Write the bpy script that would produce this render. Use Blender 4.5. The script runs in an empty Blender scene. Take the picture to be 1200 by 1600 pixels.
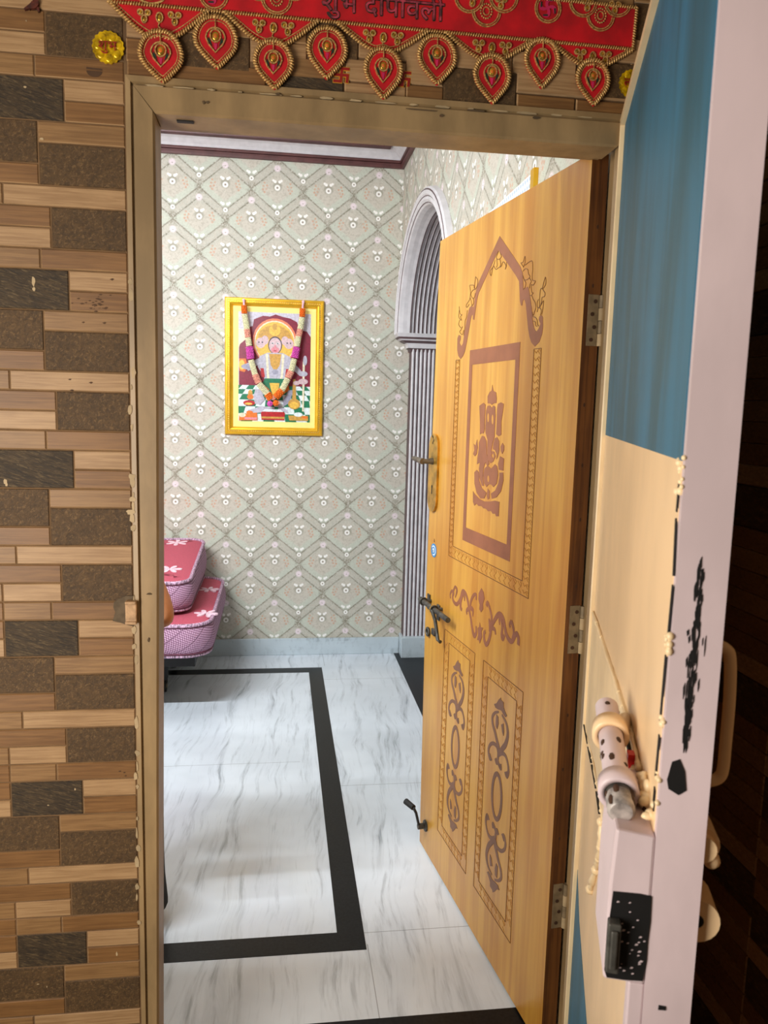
import bpy, bmesh, math, random
from mathutils import Vector, Matrix
from mathutils.geometry import tessellate_polygon
random.seed(7)
SC = bpy.context.scene
COL = SC.collection
PI = math.pi

# ------------------------------------------------------------------ camera
YAW, PIT, ROL, FPX = 0.135182, -0.133644, 0.025986, 1216.13
CAM = Vector((0, -1.52, 1.534))
FW = Vector((math.sin(YAW)*math.cos(PIT), math.cos(YAW)*math.cos(PIT), math.sin(PIT)))
_r0 = Vector((math.cos(YAW), -math.sin(YAW), 0)); _u0 = _r0.cross(FW)
RT = _r0*math.cos(ROL) + _u0*math.sin(ROL)
UP = -_r0*math.sin(ROL) + _u0*math.cos(ROL)
cd = bpy.data.cameras.new('camera'); cam = bpy.data.objects.new('camera', cd); COL.objects.link(cam)
cd.sensor_fit = 'VERTICAL'; cd.sensor_height = 24.0; cd.sensor_width = 18.0
cd.lens = FPX/1600*24.0; cd.clip_start = 0.02
m = Matrix((RT, UP, -FW)).transposed().to_4x4(); m.translation = CAM
cam.matrix_world = m
SC.camera = cam
cd.dof.use_dof = True; cd.dof.focus_distance = 2.4; cd.dof.aperture_fstop = 7.0

def ray(px, py): return RT*((px-600)/FPX) + UP*((800-py)/FPX) + FW

class Plane:
    """a real plane in the place; uv of the point seen at a pixel, and 3D points from uv + height"""
    def __init__(s, O, U, V, N): s.O, s.U, s.V, s.N = Vector(O), Vector(U).normalized(), Vector(V).normalized(), Vector(N).normalized()
    def uv(s, px, py, h=0.0):
        d = ray(px, py); O = s.O + s.N*h
        p = CAM + d*((O-CAM).dot(s.N)/d.dot(s.N)) - s.O
        return (p.dot(s.U), p.dot(s.V))
    def P(s, u, v, h=0.0): return s.O + s.U*u + s.V*v + s.N*h

# ------------------------------------------------------------------ mesh builder
ORG = {}
def nrm(a, b, c): return (b-a).cross(c-a).normalized()
class MB:
    def __init__(s): s.v, s.f, s.m, s.sm = [], [], [], []
    def add(s, vs, fs, mi=0, smooth=False):
        o = len(s.v); s.v += [Vector(x) for x in vs]
        for f in fs: s.f.append([i+o for i in f]); s.m.append(mi); s.sm.append(smooth)
    def box(s, a, b, mi=0):
        x0, y0, z0 = a; x1, y1, z1 = b
        s.add([(x0,y0,z0),(x1,y0,z0),(x1,y1,z0),(x0,y1,z0),(x0,y0,z1),(x1,y0,z1),(x1,y1,z1),(x0,y1,z1)],
              [(0,3,2,1),(4,5,6,7),(0,1,5,4),(1,2,6,5),(2,3,7,6),(3,0,4,7)], mi)
    def obox(s, pl, u0, u1, v0, v1, h0, h1, mi=0):
        s.add([pl.P(u,v,h) for h in (h0,h1) for (u,v) in ((u0,v0),(u1,v0),(u1,v1),(u0,v1))],
              [(0,3,2,1),(4,5,6,7),(0,1,5,4),(1,2,6,5),(2,3,7,6),(3,0,4,7)], mi)
    def poly(s, pl, uv, h0, h1, mi=0, side=None):
        """prism of a (maybe concave) outline on a plane between two heights"""
        n = len(uv)
        if n < 3: return
        s.k = getattr(s, 'k', 0)+1; h1 += (s.k % 60)*6e-6
        tri = tessellate_polygon([[Vector((a, b, 0)) for a, b in uv]])
        top = [pl.P(a, b, h1) for a, b in uv]; bot = [pl.P(a, b, h0) for a, b in uv]
        fs = []
        for t in tri:
            a, b, c = t
            q = nrm(top[a], top[b], top[c])
            fs.append((a,b,c) if q.dot(pl.N) > 0 else (c,b,a))
        s.add(top, fs, mi)
        s.add(bot, [tuple(reversed(f)) for f in fs], mi)
        s.add(bot+top, [(i, (i+1) % n, n+(i+1) % n, n+i) for i in range(n)], mi if side is None else side)
    def stroke(s, pl, uv, w, h0, h1, mi=0, sub=5, closed=False):
        uv = smooth(uv, sub, closed) if sub > 1 else [Vector(p) for p in uv]
        n = len(uv); L, R = [], []; s.k = getattr(s, 'k', 0)+1; h1 += (s.k % 60)*6e-6
        for i, p in enumerate(uv):
            a = uv[i-1] if (i > 0 or closed) else uv[i]; b = uv[(i+1) % n] if (i < n-1 or closed) else uv[i]
            t = (b-a); t = t.normalized() if t.length > 1e-9 else Vector((1, 0))
            k = i/(n-1) if n > 1 else 0
            if isinstance(w, (list, tuple)):
                x = k*(len(w)-1); j = min(int(x), len(w)-2); ww = w[j]*(1-(x-j)) + w[j+1]*(x-j)
            else: ww = w
            q = Vector((-t.y, t.x))*ww/2
            L.append(p+q); R.append(p-q)
        vs = [pl.P(p.x, p.y, h1) for p in L] + [pl.P(p.x, p.y, h1) for p in R] + [pl.P(p.x, p.y, h0) for p in L] + [pl.P(p.x, p.y, h0) for p in R]
        fs = []
        for i in range(n if closed else n-1):
            j = (i+1) % n
            fs += [(i, n+i, n+j, j), (2*n+i, i, j, 2*n+j), (n+i, 3*n+i, 3*n+j, n+j)]
        s.add(vs, fs, mi)
    def tube(s, pts, r, seg=10, mi=0, caps=True, closed=False, smoothf=True, flat=None):
        pts = [Vector(p) for p in pts]; n = len(pts); rings = []
        up = None
        for i, p in enumerate(pts):
            a = pts[i-1] if (i > 0 or closed) else p; b = pts[(i+1) % n] if (i < n-1 or closed) else p
            t = (b-a).normalized()
            if up is None:
                up = Vector((0,0,1)) if abs(t.z) < 0.9 else Vector((1,0,0))
            x = t.cross(up)
            if x.length < 1e-6: x = t.cross(Vector((0.3,1,0.2)))
            x.normalize(); y = x.cross(t).normalized(); up = y
            rr = r[i] if isinstance(r, (list, tuple)) else r
            rings.append([p + x*math.cos(2*PI*k/seg)*rr + y*math.sin(2*PI*k/seg)*rr*(flat or 1) for k in range(seg)])
        vs = [q for ring in rings for q in ring]; fs = []
        for i in range(n if closed else n-1):
            j = (i+1) % n
            for k in range(seg):
                l = (k+1) % seg
                fs.append((i*seg+k, i*seg+l, j*seg+l, j*seg+k))
        s.add(vs, fs, mi, smoothf)
        if caps and not closed:
            s.add(rings[0], [tuple(reversed(range(seg)))], mi); s.add(rings[-1], [tuple(range(seg))], mi)
    def ball(s, c, r, mi=0, seg=12, rings=8, ax=None, lump=0.0):
        c = Vector(c); r = Vector(r) if hasattr(r, '__len__') else Vector((r, r, r))
        ax = ax or (Vector((1,0,0)), Vector((0,1,0)), Vector((0,0,1)))
        vs, fs = [], []
        for i in range(rings+1):
            th = PI*i/rings
            for k in range(seg):
                ph = 2*PI*k/seg
                g = 1 + lump*math.sin(5*ph+3*th)*math.sin(4*th)
                vs.append(c + ax[0]*r.x*g*math.sin(th)*math.cos(ph) + ax[1]*r.y*g*math.sin(th)*math.sin(ph) + ax[2]*r.z*g*math.cos(th))
        for i in range(rings):
            for k in range(seg):
                l = (k+1) % seg
                fs.append((i*seg+k, (i+1)*seg+k, (i+1)*seg+l, i*seg+l))
        s.add(vs, fs, mi, True)
    def build(s, name, mats, parent=None, bevel=0.0, subsurf=0, weld=False):
        me = bpy.data.meshes.new(name)
        L = ORG.get(parent, Vector((0,0,0)))
        me.from_pydata([tuple(p-L) for p in s.v], [], s.f)
        for mt in (mats if isinstance(mats, (list, tuple)) else [mats]): me.materials.append(mt)
        for i, p in enumerate(me.polygons): p.material_index = s.m[i]; p.use_smooth = s.sm[i]
        bm = bmesh.new(); bm.from_mesh(me)
        if weld: bmesh.ops.remove_doubles(bm, verts=bm.verts, dist=1e-5)
        bmesh.ops.recalc_face_normals(bm, faces=bm.faces); bm.to_mesh(me); bm.free()
        o = bpy.data.objects.new(name, me); COL.objects.link(o)
        if parent: o.parent = parent
        ORG[o] = L
        if bevel:
            b = o.modifiers.new('bevel', 'BEVEL'); b.width = bevel; b.segments = 2; b.limit_method = 'ANGLE'; b.angle_limit = 0.7
        if subsurf:
            u = o.modifiers.new('sub', 'SUBSURF'); u.levels = subsurf; u.render_levels = subsurf
        return o

def smooth(pts, sub=5, closed=False):
    P = [Vector(p) for p in pts]; n = len(P); out = []
    if n < 3: 
        return P
    for i in range(n if closed else n-1):
        p0 = P[i-1] if (i > 0 or closed) else P[0]; p1 = P[i]; p2 = P[(i+1) % n]; p3 = P[(i+2) % n] if (i+2 < n or closed) else P[-1]
        for k in range(sub):
            t = k/sub
            out.append(0.5*((2*p1) + (p2-p0)*t + (2*p0-5*p1+4*p2-p3)*t*t + (3*p1-p0-3*p2+p3)*t**3))
    if not closed: out.append(P[-1])
    return out

def thing(name, label, cat, loc=(0,0,0), group=None, kind=None):
    o = bpy.data.objects.new(name, None); COL.objects.link(o); o.location = loc; o.empty_display_size = .05
    ORG[o] = Vector(loc); tag(o, label, cat, group, kind); return o
def tag(o, label=None, cat=None, group=None, kind=None):
    if label: o['label'] = label
    if cat: o['category'] = cat
    if group: o['group'] = group
    if kind: o['kind'] = kind
    return o
def struct(o, label=None, cat=None): return tag(o, label, cat, None, 'structure')

# ------------------------------------------------------------------ materials
def lin(c):
    f = lambda x: x/12.92 if x <= .04045 else ((x+.055)/1.055)**2.4
    return tuple(f(x/255.0) for x in c)+(1.0,)

class NT:
    def __init__(s, name, rough=.6, metal=0.0, spec=.5):
        s.mat = bpy.data.materials.new(name); s.mat.use_nodes = True; s.t = s.mat.node_tree
        s.b = s.t.nodes['Principled BSDF']
        s.b.inputs['Roughness'].default_value = rough; s.b.inputs['Metallic'].default_value = metal
        s.b.inputs['Specular IOR Level'].default_value = spec
    def n(s, typ, **kw):
        x = s.t.nodes.new(typ)
        for k, v in kw.items(): setattr(x, k, v)
        return x
    def link(s, a, b): s.t.links.new(a, b)
    def val(s, sock, x):
        if isinstance(x, E_): s.link(x.s, sock)
        elif isinstance(x, bpy.types.NodeSocket): s.link(x, sock)
        else: sock.default_value = x
    def math(s, op, a, b=None, c=None):
        x = s.n('ShaderNodeMath', operation=op)
        s.val(x.inputs[0], a)
        if b is not None: s.val(x.inputs[1], b)
        if c is not None: s.val(x.inputs[2], c)
        return E_(s, x.outputs[0])
    def coords(s):
        tc = s.n('ShaderNodeTexCoord'); sp = s.n('ShaderNodeSeparateXYZ'); s.link(tc.outputs['Object'], sp.inputs[0])
        return [E_(s, sp.outputs[i]) for i in range(3)]
    def vec(s, x, y, z):
        c = s.n('ShaderNodeCombineXYZ')
        for i, q in enumerate((x, y, z)): s.val(c.inputs[i], q)
        return c.outputs[0]
    def noise(s, vec, scale=5, detail=4, rough=.55, dist=0.0):
        x = s.n('ShaderNodeTexNoise'); s.link(vec, x.inputs['Vector'])
        x.inputs['Scale'].default_value = scale; x.inputs['Detail'].default_value = detail
        x.inputs['Roughness'].default_value = rough; x.inputs['Distortion'].default_value = dist
        return E_(s, x.outputs['Fac'])
    def step(s, x, a, b):
        r = s.n('ShaderNodeMapRange', interpolation_type='SMOOTHSTEP')
        s.val(r.inputs[0], x); r.inputs[1].default_value = a; r.inputs[2].default_value = b
        return E_(s, r.outputs[0])
    def mix(s, f, a, b):
        x = s.n('ShaderNodeMix', data_type='RGBA')
        s.val(x.inputs[0], f); s.val(x.inputs[6], a); s.val(x.inputs[7], b)
        return x.outputs[2]
    def color(s, c): s.val(s.b.inputs['Base Color'], c)
    def bump(s, h, strength=.3, dist=.002):
        x = s.n('ShaderNodeBump'); s.val(x.inputs['Height'], h); x.inputs['Strength'].default_value = strength; x.inputs['Distance'].default_value = dist
        s.link(x.outputs[0], s.b.inputs['Normal'])
class E_:
    def __init__(s, nt, sock): s.n, s.s = nt, sock
    def __add__(s, o): return s.n.math('ADD', s, o)
    def __radd__(s, o): return s.n.math('ADD', o, s)
    def __sub__(s, o): return s.n.math('SUBTRACT', s, o)
    def __rsub__(s, o): return s.n.math('SUBTRACT', o, s)
    def __mul__(s, o): return s.n.math('MULTIPLY', s, o)
    def __rmul__(s, o): return s.n.math('MULTIPLY', s, o)
    def __truediv__(s, o): return s.n.math('DIVIDE', s, o)
    def abs(s): return s.n.math('ABSOLUTE', s)
    def frac(s): return s.n.math('FRACT', s)
    def max(s, o): return s.n.math('MAXIMUM', s, o)
    def min(s, o): return s.n.math('MINIMUM', s, o)
    def sqrt(s): return s.n.math('SQRT', s)

def flat(name, c, rough=.6, metal=0.0, spec=.5, var=.12, scale=20.0, stretch=(1,1,1), bump=0.0, c2=None, alpha=None):
    """plain colour with a little procedural mottling"""
    t = NT(name, rough, metal, spec); x, y, z = t.coords()
    v = t.vec(x*stretch[0], y*stretch[1], z*stretch[2]); n = t.noise(v, scale, 5)
    a = lin(c); 
    b = lin(c2) if c2 else tuple(q*(1-var*2) for q in a[:3])+(1,)
    a2 = a if c2 else tuple(min(1, q*(1+var)) for q in a[:3])+(1,)
    t.color(t.mix(t.step(n, .3, .7), b, a2))
    if bump: t.bump(n, bump, .002)
    return t.mat

def wood(name, c1, c2, axis='x', fine=70, along=3.0, rough=.5, bump=.15):
    t = NT(name, rough); x, y, z = t.coords()
    if axis == 'x': v = t.vec(x*along, y*fine*.5, z*fine)
    else: v = t.vec(x*fine, y*fine, z*along)
    n = t.noise(v, 1.0, 6, .6, .6); n2 = t.noise(t.vec(x*5, y*5, z*5), 1.3, 3)
    f = t.step(n*.75+n2*.35, .36, .72)
    t.color(t.mix(f, lin(c2), lin(c1))); t.bump(n, bump, .001)
    return t.mat

M = {}
M['brick_light'] = wood('pale wood tile', (182,146,104), (148,113,75), fine=230, along=9)
M['brick_mid'] = wood('mid wood tile', (154,117,74), (122,88,52), fine=230, along=9)
M['brick_orange'] = wood('brown wood tile', (140,100,57), (110,75,40), fine=230, along=9)
def stone(name, c1, c2, c3, sx, sz, tilt=0.0, fleck=.45):
    t = NT(name, .7); x, y, z = t.coords(); ca, sa = math.cos(tilt), math.sin(tilt)
    p, q = x*ca-z*sa, x*sa+z*ca
    n = t.noise(t.vec(p*sx, y*40, q*sz), 1.0, 6, .7, .8); n2 = t.noise(t.vec(p*sx*1.6, y*60, q*sz*1.6), 1.0, 4, .7, 1.0); n3 = t.noise(t.vec(x, y, z), 16, 3)
    base = t.mix(t.step(n*.8+n3*.25, .36, .72), lin(c1), lin(c2))
    t.color(t.mix(t.step(n2, .53, .64)*fleck, base, lin(c3))); t.bump(n, .45, .003)
    return t.mat
M['brick_stone'] = stone('rough brown stone tile', (66,47,24), (96,70,38), (140,108,68), 120, 95, .7)
M['brick_slate'] = stone('dark slate tile', (38,28,16), (78,60,36), (124,102,68), 34, 230, .30, .5)
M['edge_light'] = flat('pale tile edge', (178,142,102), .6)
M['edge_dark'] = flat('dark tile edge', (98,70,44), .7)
M['grout'] = flat('grout', (116,88,58), .9)
M['frame_paint'] = flat('old beige paint', (160,132,92), .45, var=.16, scale=11, stretch=(1,1,.35), bump=.25)
M['frame_flake'] = flat('chipped paint', (92,74,52), .9)
M['frame_peel'] = flat('peeling pale paint', (184,160,122), .7)
M['keeper'] = flat('chipped cream paint', (190,152,112), .6, var=.2, scale=70, bump=.4)
M['cement'] = flat('grey cement', (104,88,68), .95, bump=.5, scale=60)
M['black'] = flat('black', (12,11,11), .6)
M['plaster'] = flat('plain interior plaster', (205,200,188), .8)
M['ceiling'] = flat('white ceiling', (228,228,228), .7, var=.03)
M['maroon'] = flat('maroon paint', (92,52,50), .45)
M['greywhite'] = flat('pale grey paint', (216,212,214), .45, var=.05)
M['reed_dark'] = flat('dark maroon reed', (92,70,72), .5)
M['granite'] = flat('black granite', (20,20,22), .3, spec=.25, var=.3, scale=120)
M['brass'] = flat('worn brass', (206,160,62), .3, .85, var=.2, scale=30)
M['steel'] = flat('worn steel', (120,112,100), .45, .7, var=.25, scale=40)
M['bare'] = flat('scraped bare metal', (176,168,162), .45, .2, var=.35, scale=60)
M['iron'] = flat('dark iron', (84,82,76), .5, .5, var=.3, scale=50)
M['hinge'] = flat('dull hinge steel', (136,118,90), .55, .1, var=.15, scale=40)
M['rust'] = flat('rusty screw head', (70,44,26), .8)
M['door_edge'] = wood('dark hinge edge wood', (118,72,30), (70,36,14), 'z', 90, 3)
M['inlay'] = flat('brown door print', (140,86,58), .5, var=.06)
M['inlay_line'] = flat('dark brown thin print', (112,66,30), .5, var=.05)
M['sprig'] = flat('faint sprig print', (166,110,50), .5, var=.05)
M['inlay_low'] = flat('grey brown door print', (122,84,62), .5, var=.06)
M['red_cloth'] = flat('red velvet cloth', (200,4,22), .75, var=.16, scale=16, bump=.15)
M['gold_thread'] = flat('gold thread', (212,168,102), .42, .35, var=.3, scale=300)
M['gold_bead'] = flat('gold bead', (206,164,62), .3, .75, var=.2, scale=60)
M['pink_thread'] = flat('pink satin', (214,40,96), .5)
M['pink_letter'] = flat('rose satin letter', (206,70,92), .5, c2=(60,40,44), scale=55)
M['green_thread'] = flat('dark green satin', (20,52,38), .5)
M['orange_bead'] = flat('orange bead', (226,120,40), .35)
M['sticker_gold'] = flat('gold foil', (236,186,16), .25, .35, var=.3, scale=70, bump=.5)
M['sticker_red'] = flat('red print', (150,24,20), .5)
M['sticker_yellow'] = flat('yellow print edge', (210,150,40), .5)
M['frame_gold'] = flat('bright gold frame', (236,184,48), .28, .6, var=.06, scale=14)
M['frame_gold_light'] = flat('pale gold bead', (250,226,130), .3, .5)
M['mat_cream'] = flat('cream picture mount', (250,234,140), .6, var=.02)
M['wb_cream'] = flat('cream enamel', (240,206,160), .34, var=.07, scale=6, stretch=(1,1,.4), bump=.08)
M['wb_cream_light'] = flat('pale cream enamel', (246,218,172), .35, var=.06, scale=9, bump=.1)
M['pink_paint'] = flat('pale pink enamel', (218,198,200), .38, var=.07, scale=8, stretch=(1,1,.4), bump=.15)
M['mesh_lilac'] = None
M['piping'] = flat('maroon piping', (96,40,62), .7)
M['piping_pale'] = flat('ribbed lilac piping', (196,160,184), .8, var=.45, scale=160, stretch=(1,1,.2))
M['petal_white'] = flat('pinkish white print', (240,206,218), .8, var=.12, scale=60)
M['skin'] = flat('skin', (196,132,88), .5, var=.08, scale=14)
M['hair'] = flat('black hair', (22,18,16), .5)
M['trouser'] = flat('black trouser cloth', (10,9,10), .9)
M['shirt'] = flat('dark grey shirt', (58,56,66), .85)
M['rubber'] = flat('black rubber', (24,23,22), .7)
M['red'] = flat('red plastic', (190,24,18), .4)
M['blue_sticker'] = flat('blue sticker', (40,128,184), .4)
M['sticker_white'] = flat('white sticker print', (226,232,236), .4)

def leaf_wood():
    t = NT('yellow laminate wood', .32); x, y, z = t.coords()
    n = t.noise(t.vec(x*26, y*26, z*1.1), 1.0, 5, .6, .5)
    n2 = t.noise(t.vec(x*130, y*130, z*3), 1.0, 3)
    n3 = t.noise(t.vec(x*9, y*9, z*2.4), 1.0, 2)
    c = t.mix(t.step(n*.7+n3*.4, .38, .72), lin((178,120,42)), lin((203,152,64)))
    c = t.mix(t.step(n2, .58, .75)*.35, c, lin((160,100,36)))
    t.color(c); return t.mat
M['leaf'] = leaf_wood()

def blue_paint():
    t = NT('blue enamel', .52, 0, .35); x, y, z = t.coords()
    n = t.noise(t.vec(x*9, y*9, z*1.6), 1.0, 5, .6, .4); n2 = t.noise(t.vec(x*60, y*60, z*60), 1, 3)
    t.color(t.mix(t.step(n, .35, .68), lin((46,92,108)), lin((50,114,144)))); t.bump(n+n2*.2, .2, .002)
    return t.mat
M['blue'] = blue_paint()

def wallpaper(name, axis):
    t = NT(name, .55, 0, .3); x, y, z = t.coords()
    u = x if axis == 'x' else y
    PU, PV = .2925, .363
    U = (u + .609)/PU; V = (z - 2.866)/PV
    grain = t.noise(t.vec(x, y, z), 60, 4, .6, .3); leafy = t.noise(t.vec(x, y, z), 90, 3, .6, 1.5); big = t.noise(t.vec(x, y, z), 34, 3, .6, 2.2)
    def cell(off):
        fu = (U + (.5+off)).frac() - .5
        s = (V*-1.0 + off).frac()
        return fu, s
    masks = {}
    def put(k, v): masks[k] = v if k not in masks else masks[k].max(v)
    for off in (0.0, .5):
        fu, s = cell(off)
        au = fu.abs()
        d0 = au/.5 + (s-.33).abs()/.33; d = d0 + (big-.5)*.30
        put('in', t.step(d, .92, .62))
        put('green', t.step(d0, 1.0, .95)*t.step(d, .56, .70)*t.step(s, .18, .30))
        put('line', t.step((d0-1.03+(leafy-.5)*.10).abs(), .055, .02)*t.step(leafy, .38, .50))
        # scroll work inside the diamond
        put('scroll', t.step((big-.5).abs(), .030, .008)*t.step((leafy-.5).abs(), .0, .06))
        def disc(cx, cy, r, soft=.75):
            dx = (au-cx if cx else au)*PU; dy = (s-cy)*PV
            return t.step((dx*dx+dy*dy).sqrt(), r, r*soft)
        put('dark', disc(0, .265, .034, .55)*.8); put('dark', disc(0, .655, .024, .6)*.6); put('leafdot', t.step((d0-1.04).abs(), .14, .06)*t.step(leafy, .56, .62))
        put('white', disc(0, .285, .0185)); put('white', disc(0, .665, .0150)); 
        put('pinkw', disc(0, -.005, .024, .5)*t.step(leafy, .32, .46)); put('pinkw', disc(0, .995, .024, .5)*t.step(leafy, .32, .46))
        put('white', disc(.045, .195, .0098)); put('white', disc(.045, .575, .0098)); put('white', disc(.078, .178, .0078)); put('white', disc(.078, .558, .0078))
        put('eye', disc(0, .285, .0066)); put('eye', disc(0, .665, .0050)); put('eye', disc(0, -.005, .0060))
        for (cx, cy) in ((.25,.22),(.27,.27),(.22,.31),(.28,.32),(.25,.36),(.20,.26)):
            put('orange', disc(cx, cy, .0072)*.62*t.step(leafy, .36, .46))
        put('stack', t.step(au, .10, .05)*t.step((s-.83).abs(), .13, .09)*t.step(leafy, .45, .53))
    c = t.mix(t.step(grain, .35, .65), lin((188,184,170)), lin((210,205,193)))
    c = t.mix(masks['in']*.75, c, lin((206,197,183)))
    c = t.mix(t.step(grain, .50, .60)*.62, c, lin((180,171,154)))
    c = t.mix(masks['green']*.70, c, lin((198,204,188)))
    c = t.mix(masks['scroll']*.55, c, lin((158,150,134)))
    c = t.mix(masks['line']*.72, c, lin((116,110,90)))
    c = t.mix(masks['leafdot']*.45, c, lin((122,118,94)))
    c = t.mix(masks['stack']*.7, c, lin((138,130,112)))
    c = t.mix(masks['dark']*.8, c, lin((146,142,124)))
    c = t.mix(masks['orange'], c, lin((204,146,112)))
    c = t.mix(masks['pinkw'], c, lin((232,216,220)))
    c = t.mix(masks['white'], c, lin((244,240,234)))
    c = t.mix(masks['eye']*.85, c, lin((132,116,96)))
    t.color(c); t.bump(masks['white']*.6+grain*.4, .25, .002)
    return t.mat
M['paper_x'] = wallpaper('damask wallpaper back', 'x')
M['paper_y'] = wallpaper('damask wallpaper side', 'y')

def marble(name, base, vein, joints=True, axis='y'):
    t = NT(name, .16); x, y, z = t.coords()
    wob = t.noise(t.vec(x*1.5, y*1.5, z), 1.0, 2)
    if axis == 'y': v = t.vec((x+wob*.16+y*-.07)*15, y*1.35, z)
    else: v = t.vec(x*1.2, y, z*12)
    n = t.noise(v, 1.0, 7, .66, .5)
    v2 = t.vec((x+wob*.2+y*-.09)*46, y*4.0, z*20) ; n2 = t.noise(v2, 1.0, 4, .6)
    f = t.step(n, .50, .72)*.45 + t.step(n2, .50, .72)*.55*t.step(n, .36, .6)
    n3 = t.noise(t.vec(x, y, z), 3.2, 3)
    c = t.mix(t.step(n3, .3, .7), lin(base), lin(tuple(min(255, q+12) for q in base)))
    c = t.mix(f.min(1.0), c, lin(vein))
    if joints:
        dd = lambda e, p: t.step((e-p).abs(), .0018, .0008)
        right = t.math('GREATER_THAN', x, .2); left = t.math('LESS_THAN', x, .1)
        j = (dd(y, 1.70)*left).max(dd(y, 1.47)*right).max(dd(x, .262)*t.math('LESS_THAN', y, .52)).max(dd(y, .57)*right).max(dd(y, 2.72)*right).max(dd(x, .275)*t.math('GREATER_THAN', y, 2.95))
        c = t.mix(j*.6, c, lin((110,116,120)))
    t.color(c); return t.mat
M['marble'] = marble('white streaked marble', (212,220,228), (136,144,152))
M['marble_skirt'] = marble('grey marble skirting', (188,200,206), (140,150,158), False, 'x')

def mesh_lilac():
    t = NT('quilted lilac mesh', .85); x, y, z = t.coords()
    a = (x*95.0 + y*95.0).frac() - .5; b = ((z*95.0) + (x*40.0)).frac() - .5
    w = t.step((a.abs()+b.abs()), .55, .40)
    q = ((x*7.5 + y*7.5 - z*11.0).frac() - .5).abs(); q2 = t.step(q, .06, .015)
    c = t.mix(w, lin((128,86,112)), lin((204,164,190))); c = t.mix(q2*.5, c, lin((118,78,104)))
    t.color(c); t.bump(w*.3 - q2*1.0, .6, .004); return t.mat
M['mesh_lilac'] = mesh_lilac()
M['pink_cover'] = flat('rose pink knit', (186,80,98), .8, var=.10, scale=240, bump=.1)

TYPES = ['brick_light','brick_mid','brick_orange','brick_stone','brick_slate','edge_light','edge_dark']
BM_ = [M[k] for k in TYPES]
TI = {'L':0,'M':1,'O':2,'S':3,'D':4}
def brick(mb, pl, u0, u1, v0, v1, ty, h=.0028, ch=.0022, base=0.0):
    """one printed relief piece: raised face with chamfered borders"""
    g = .0002; u0 += g; u1 -= g; v0 += g; v1 -= g
    if u1-u0 < .008 or v1-v0 < .008: return
    ou = [(u0,v0),(u1,v0),(u1,v1),(u0,v1)]; iu = [(u0+ch,v0+ch),(u1-ch,v0+ch),(u1-ch,v1-ch),(u0+ch,v1-ch)]
    vs = [pl.P(a,b,base) for a,b in ou] + [pl.P(a,b,base+h) for a,b in iu]
    mi = TI[ty]
    mb.add(vs, [(4,5,6,7)], mi)
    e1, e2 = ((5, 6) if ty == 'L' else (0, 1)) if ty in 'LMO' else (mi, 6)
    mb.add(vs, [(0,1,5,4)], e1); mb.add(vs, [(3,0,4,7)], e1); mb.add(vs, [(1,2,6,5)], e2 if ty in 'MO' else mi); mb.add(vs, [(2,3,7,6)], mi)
TILE = [('D',.104,.239,0,2),('L',0,.104,0,1),('O',0,.104,1,2),('O',.239,.40,0,1),('L',.239,.40,1,2),
        ('M',0,.150,2,3),('S',.150,.40,2,4),('S',0,.150,3,5),('O',.150,.40,4,5),
        ('L',0,.212,5,6),('M',.212,.40,5,6),('S',0,.132,6,8),('O',.132,.40,6,7),('L',.132,.239,7,8),('M',.239,.40,7,8),
        ('O',0,.152,8,9),('M',.152,.239,8,9),('O',.239,.40,8,9)]
PER, ZA = .3256, 2.091
def tile_field(mb, pl, ur, ulo, uhi, zlo, zhi, za=ZA, tw=.40):
    """repeat the tile leftwards from its right edge ur, clipped to a rectangle"""
    h = PER/9
    k = -6
    while za-k*PER > zlo:
        zt = za-k*PER
        j = -8
        while True:
            right = ur - j*tw
            if right < ulo: break
            if right - tw < uhi:
                for ty, d0, d1, r0, r1 in TILE:
                    a, b, c, e = right-d1, right-d0, zt-r1*h, zt-r0*h
                    a, b, c, e = max(a,ulo), min(b,uhi), max(c,zlo), min(e,zhi)
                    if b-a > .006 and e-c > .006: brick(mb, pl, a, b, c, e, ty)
            j += 1
        k += 1

# ------------------------------------------------------------------ the setting
XL, XR = -.275, .690         # door opening in the front wall
ZT = 2.103                   # its top
WALLY = .24                  # wall thickness
WP = Plane((0,0,0), (1,0,0), (0,0,1), (0,-1,0))     # outside face of the front wall
SX = .80                     # side wall outside, to the right
YB, XW, ZC = 3.185, .705, 3.0
LX = -2.7                    # left wall of the room

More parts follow.
